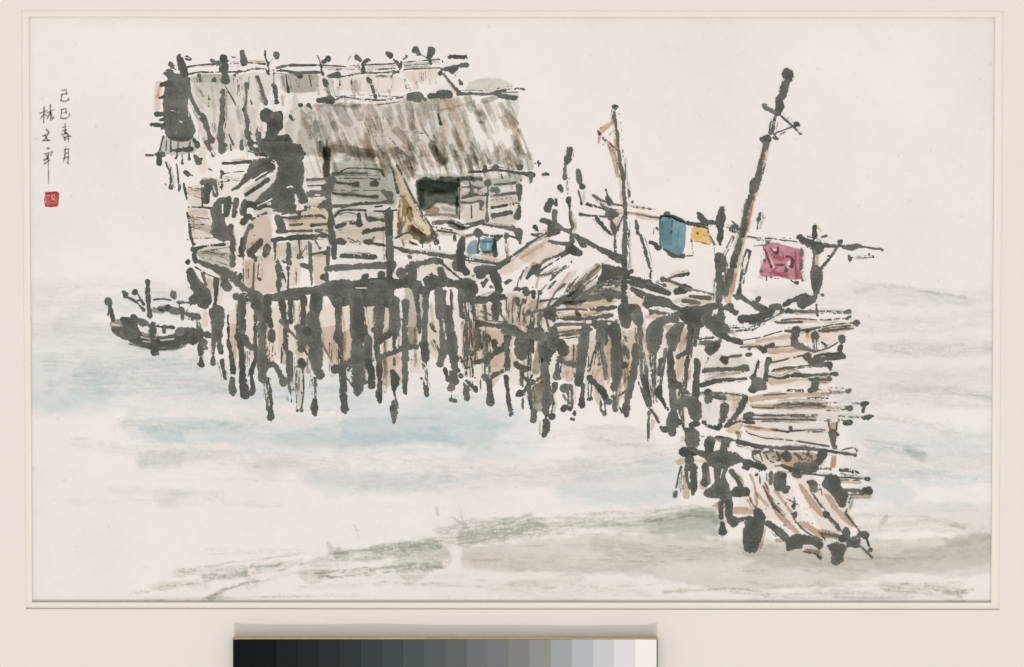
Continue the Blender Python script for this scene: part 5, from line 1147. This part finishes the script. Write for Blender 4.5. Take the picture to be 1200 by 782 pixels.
part('trestle', jetty, N2 + '''PB6s4 420,530 560,540 700,550 690,640 560,650 440,600 ; PN3s4 320,530 440,540 440,600 340,590
30 265,540,40 300,535,30 ; 9 250,560,14 260,590 310,615,14 ; 12 300,540 320,600 ; 14 330,545 400,530 430,560,24 440,590,30 400,612 365,595 345,560 ; 30 400,575,20 ; 60 490,565,74 500,580 ; 28 550,550,24 600,590,26 ; 20 570,600 600,625 ; 34 640,555,34 670,580,28 ; 16 620,590 690,610 ; 70 740,560,76 715,610,60 ; 44 560,640,60 680,650,70 ; 20 460,635 520,660,40 ; PB8s3 805,570 840,565 830,650 800,650 ; 12 600,545 640,570''', 'dark knotted trestle ends with orange brown between')
plk(N2 + '''20 200,610,40 330,650,60 ; 13 400,640 480,630 ; 16d1 720,655 800,660 ; 30d2 870,665,30 940,675,36 995,690,20 ; PB4s3 420,670 560,675 540,690 420,690 ; 10 560,680 700,695''', jetty)
plk(N2 + '''PB5s3 870,735 1020,745 1010,765 870,755 ; 12 570,690 700,700 860,715 ; 14d2 850,715 960,722 1040,728 ; 42 1050,727,36 1065,728,40 ; 10d3 870,735 1000,738''', jetty)
part('jetty_leg', jetty, O1 + '''100 185,60,90 190,110,100 ; 50 140,20,40 180,20 ; PB3s4 105,70 135,70 130,110 105,110 ; 60 125,180,66 200,180,60 ; 16 190,0 200,30''')
part('jetty_leg', jetty, O1 + '''Pk 170,165 300,170 470,175 540,220 560,245 480,270 420,290 300,280 280,230 ; 70 310,110,80 305,160,70 ; 70 420,110,76 410,160 ; 12 220,65 300,75 390,90 490,100 ; 9E 360,100 350,150
Pk 335,260 440,270 425,340 450,430 470,520 460,560 410,540 370,505 300,500 262,470 300,430 340,400 ; 60 500,460,80 560,460,70 ; 9E 400,300 385,360 ; PB6s4 320,560 400,510 430,560 380,590 ; PB6s3 470,570 550,565 640,600 600,620 470,610
44 390,540 390,640,36 ; 50 395,690,40 400,740,56 ; 50 445,540,60 450,660,50 ; 70 480,670,80 ; 26 520,650 600,640''', 'heavy crossed legs at the foot')
part('jetty_leg', jetty, O1 + '''12 110,285,18 90,350 75,430 ; 36 65,470,44 65,485 ; 5d2 115,320 105,460''')
part('jetty_leg', jetty, O1 + '''PB6s3 125,340 150,340 170,490 140,510 120,480 ; 24 145,280,30 150,360 165,430 ; 64 195,290,70 200,400,50 195,450,40 ; 30 190,475''', 'leg edged in brown')
part('jetty_leg', jetty, O1 + '''PB5s4 240,380 300,400 270,450 240,440 ; 56 280,280,60 285,340,50 275,400,50 ; 16d2 300,320 310,400 ; PB5s4 65,240 125,225 130,265 80,272 ; 50 165,235,70 ; PB3s4 190,225 280,230 280,250 200,250''')
B = lambda t, l=None: part('ramp_board', jetty, t, l)
B(O1 + '''PB5s3 500,340 530,345 560,420 530,420 ; 26 470,320,40 500,370,30 530,420,40 ; 40 560,440,40 590,500,20 ; 14B7 570,500 610,580 650,620 ; 9 590,510 640,590 ; 18B7s2 595,340 620,400 635,480 640,560,20 ; 20B5s2 640,470 700,540 720,560 ; 22 455,315 ; PB3s4 440,420 500,430''', 'ramp board with brown edge, farthest left')
B(O1 + '''40 570,285,50 ; 24 545,290 ; 26 640,340 ; 10 660,310 665,400 ; 9d2 710,330 712,380 ; 34 740,330,40 738,400,30 ; PB7s4 680,410 720,440 790,580 940,740 900,750 760,600 ; 18B9 690,430 740,520 800,600 ; 13 700,450 760,560,20 830,630 ; 20B6s2 770,450 830,530 880,600 ; 12d1 720,440 700,400''', 'ramp board edged with dark red brown')
B(O1 + '''70 800,360,80 800,410,84 ; 44 830,350 ; 40 840,450,50 ; 34 865,430,30 ; 24 780,440 ; 14d5 900,500 905,580 ; 30d3 900,560 ; 46 908,620,44 908,650,30 ; 8d5 860,500 940,540 ; 6d5 840,540 890,600 ; 10d2 910,660 960,720
40 900,340,40 940,345 ; 50 920,310''', 'ramp board flecked with ink spatter')
B(Q1 + '''PB6s4 450,150 500,190 560,270 640,380 620,400 540,320 470,220 ; 80 550,170,70 560,200,60 ; 30 520,150 580,165 ; 11d3 550,230 600,290 640,350 ; 56 650,380,56 ; 30 640,370 ; 20 670,410 720,450,34 740,490,16 ; 12 680,400 760,500 ; 9d3 570,250 620,330
PB7s4 440,430 520,430 560,470 620,490 740,520 740,545 600,540 500,480 ; 30d3 620,510 740,535 ; 14 430,430 520,510 620,560 ; 16d2 600,500 640,560''', 'pale middle ramp board with a dark joint')
B(Q1 + '''Pk 615,165 650,100 700,92 745,110 760,180 800,230 800,290 775,330 740,320 700,260 640,190 ; 40 640,170,50 ; PB6s4 630,220 690,260 740,340 800,370 850,440 830,470 760,410 680,320 ; 13 820,260 800,330 785,365,20 ; 12 785,375 830,430 885,500 ; 9d3 580,220 610,200 620,240 ; 10d3 600,170''', 'outermost ramp board below a black lump')
plk(Q1 + '''24 770,208 880,212 ; 60 925,212,60 945,215,66 ; PB6s3 810,235 965,240 970,262 820,265 ; 9 800,240 890,238 ; 34 900,225''', jetty, 'short stub board with a thick knob and brown underside')
part('stump', jetty, Q1 + '''Pk 70,440 110,400 200,400 215,450 195,540 175,620 140,655 75,635 62,560 ; PB5s4 200,460 225,480 205,590 180,620 ; 60 170,370,80 200,400,60 ; 40 240,440,50 ; 16d2 40,430 120,400 ; 60 0,430,70''', 'squat black stump, left of the two at the foot')
part('stump', jetty, Q1 + '''Pk 655,600 700,582 780,590 800,610 775,650 772,700 730,738 685,715 678,650 ; 12d3 660,570 740,580''', 'squat black stump, right of the two at the foot')
part('ramp_foot', jetty, Q1 + '''34 250,440,40 290,480,60 320,510,50 ; 50 320,500 370,550,50 ; PB6s3 285,545 350,540 355,570 290,575
Pk 360,580 400,530 460,508 540,530 600,560 635,580 630,610 600,625 540,590 490,590 480,620 420,620 375,635 ; PB7s3 495,620 560,625 610,640 600,660 520,650 ; 14 490,640 570,655 590,670,24 605,682,30''')
part('ramp_foot', jetty, Q1 + '''50 790,500,56 785,540,70 ; 40 760,550,50 ; 60 820,580,60 860,580,70 ; 24 830,550 870,530 ; 24 800,600 ; 50 890,525,50 925,525,56 ; 14 930,540 950,600,20 ; 30 962,630,38 ; 16 890,600 940,650 970,680,20 ; 9E 890,570 920,590''')

GHOST = 0.0
# ---- ink spatter on the sheet
def spatter():
    rng = random.Random(5); ms = []
    for (cx, cy, sx, sy, n) in [(310, 160, 14, 12, 26), (345, 165, 14, 14, 22), (930, 600, 14, 14, 40), (300, 170, 10, 10, 16), (905, 590, 14, 12, 30), (640, 470, 20, 8, 8), (480, 300, 20, 6, 10)]:
        for _ in range(n):
            w = rng.choice([.7, .8, .9, 1.1, 1.6])
            ms.append(mark([(cx + rng.gauss(0, sx), cy + rng.gauss(0, sy), w)]))
    return ms
tag(part('ink_spatter', painting, '', 'fine specks of ink flicked by the brush', res=.45, extra=spatter()), kind='stuff')
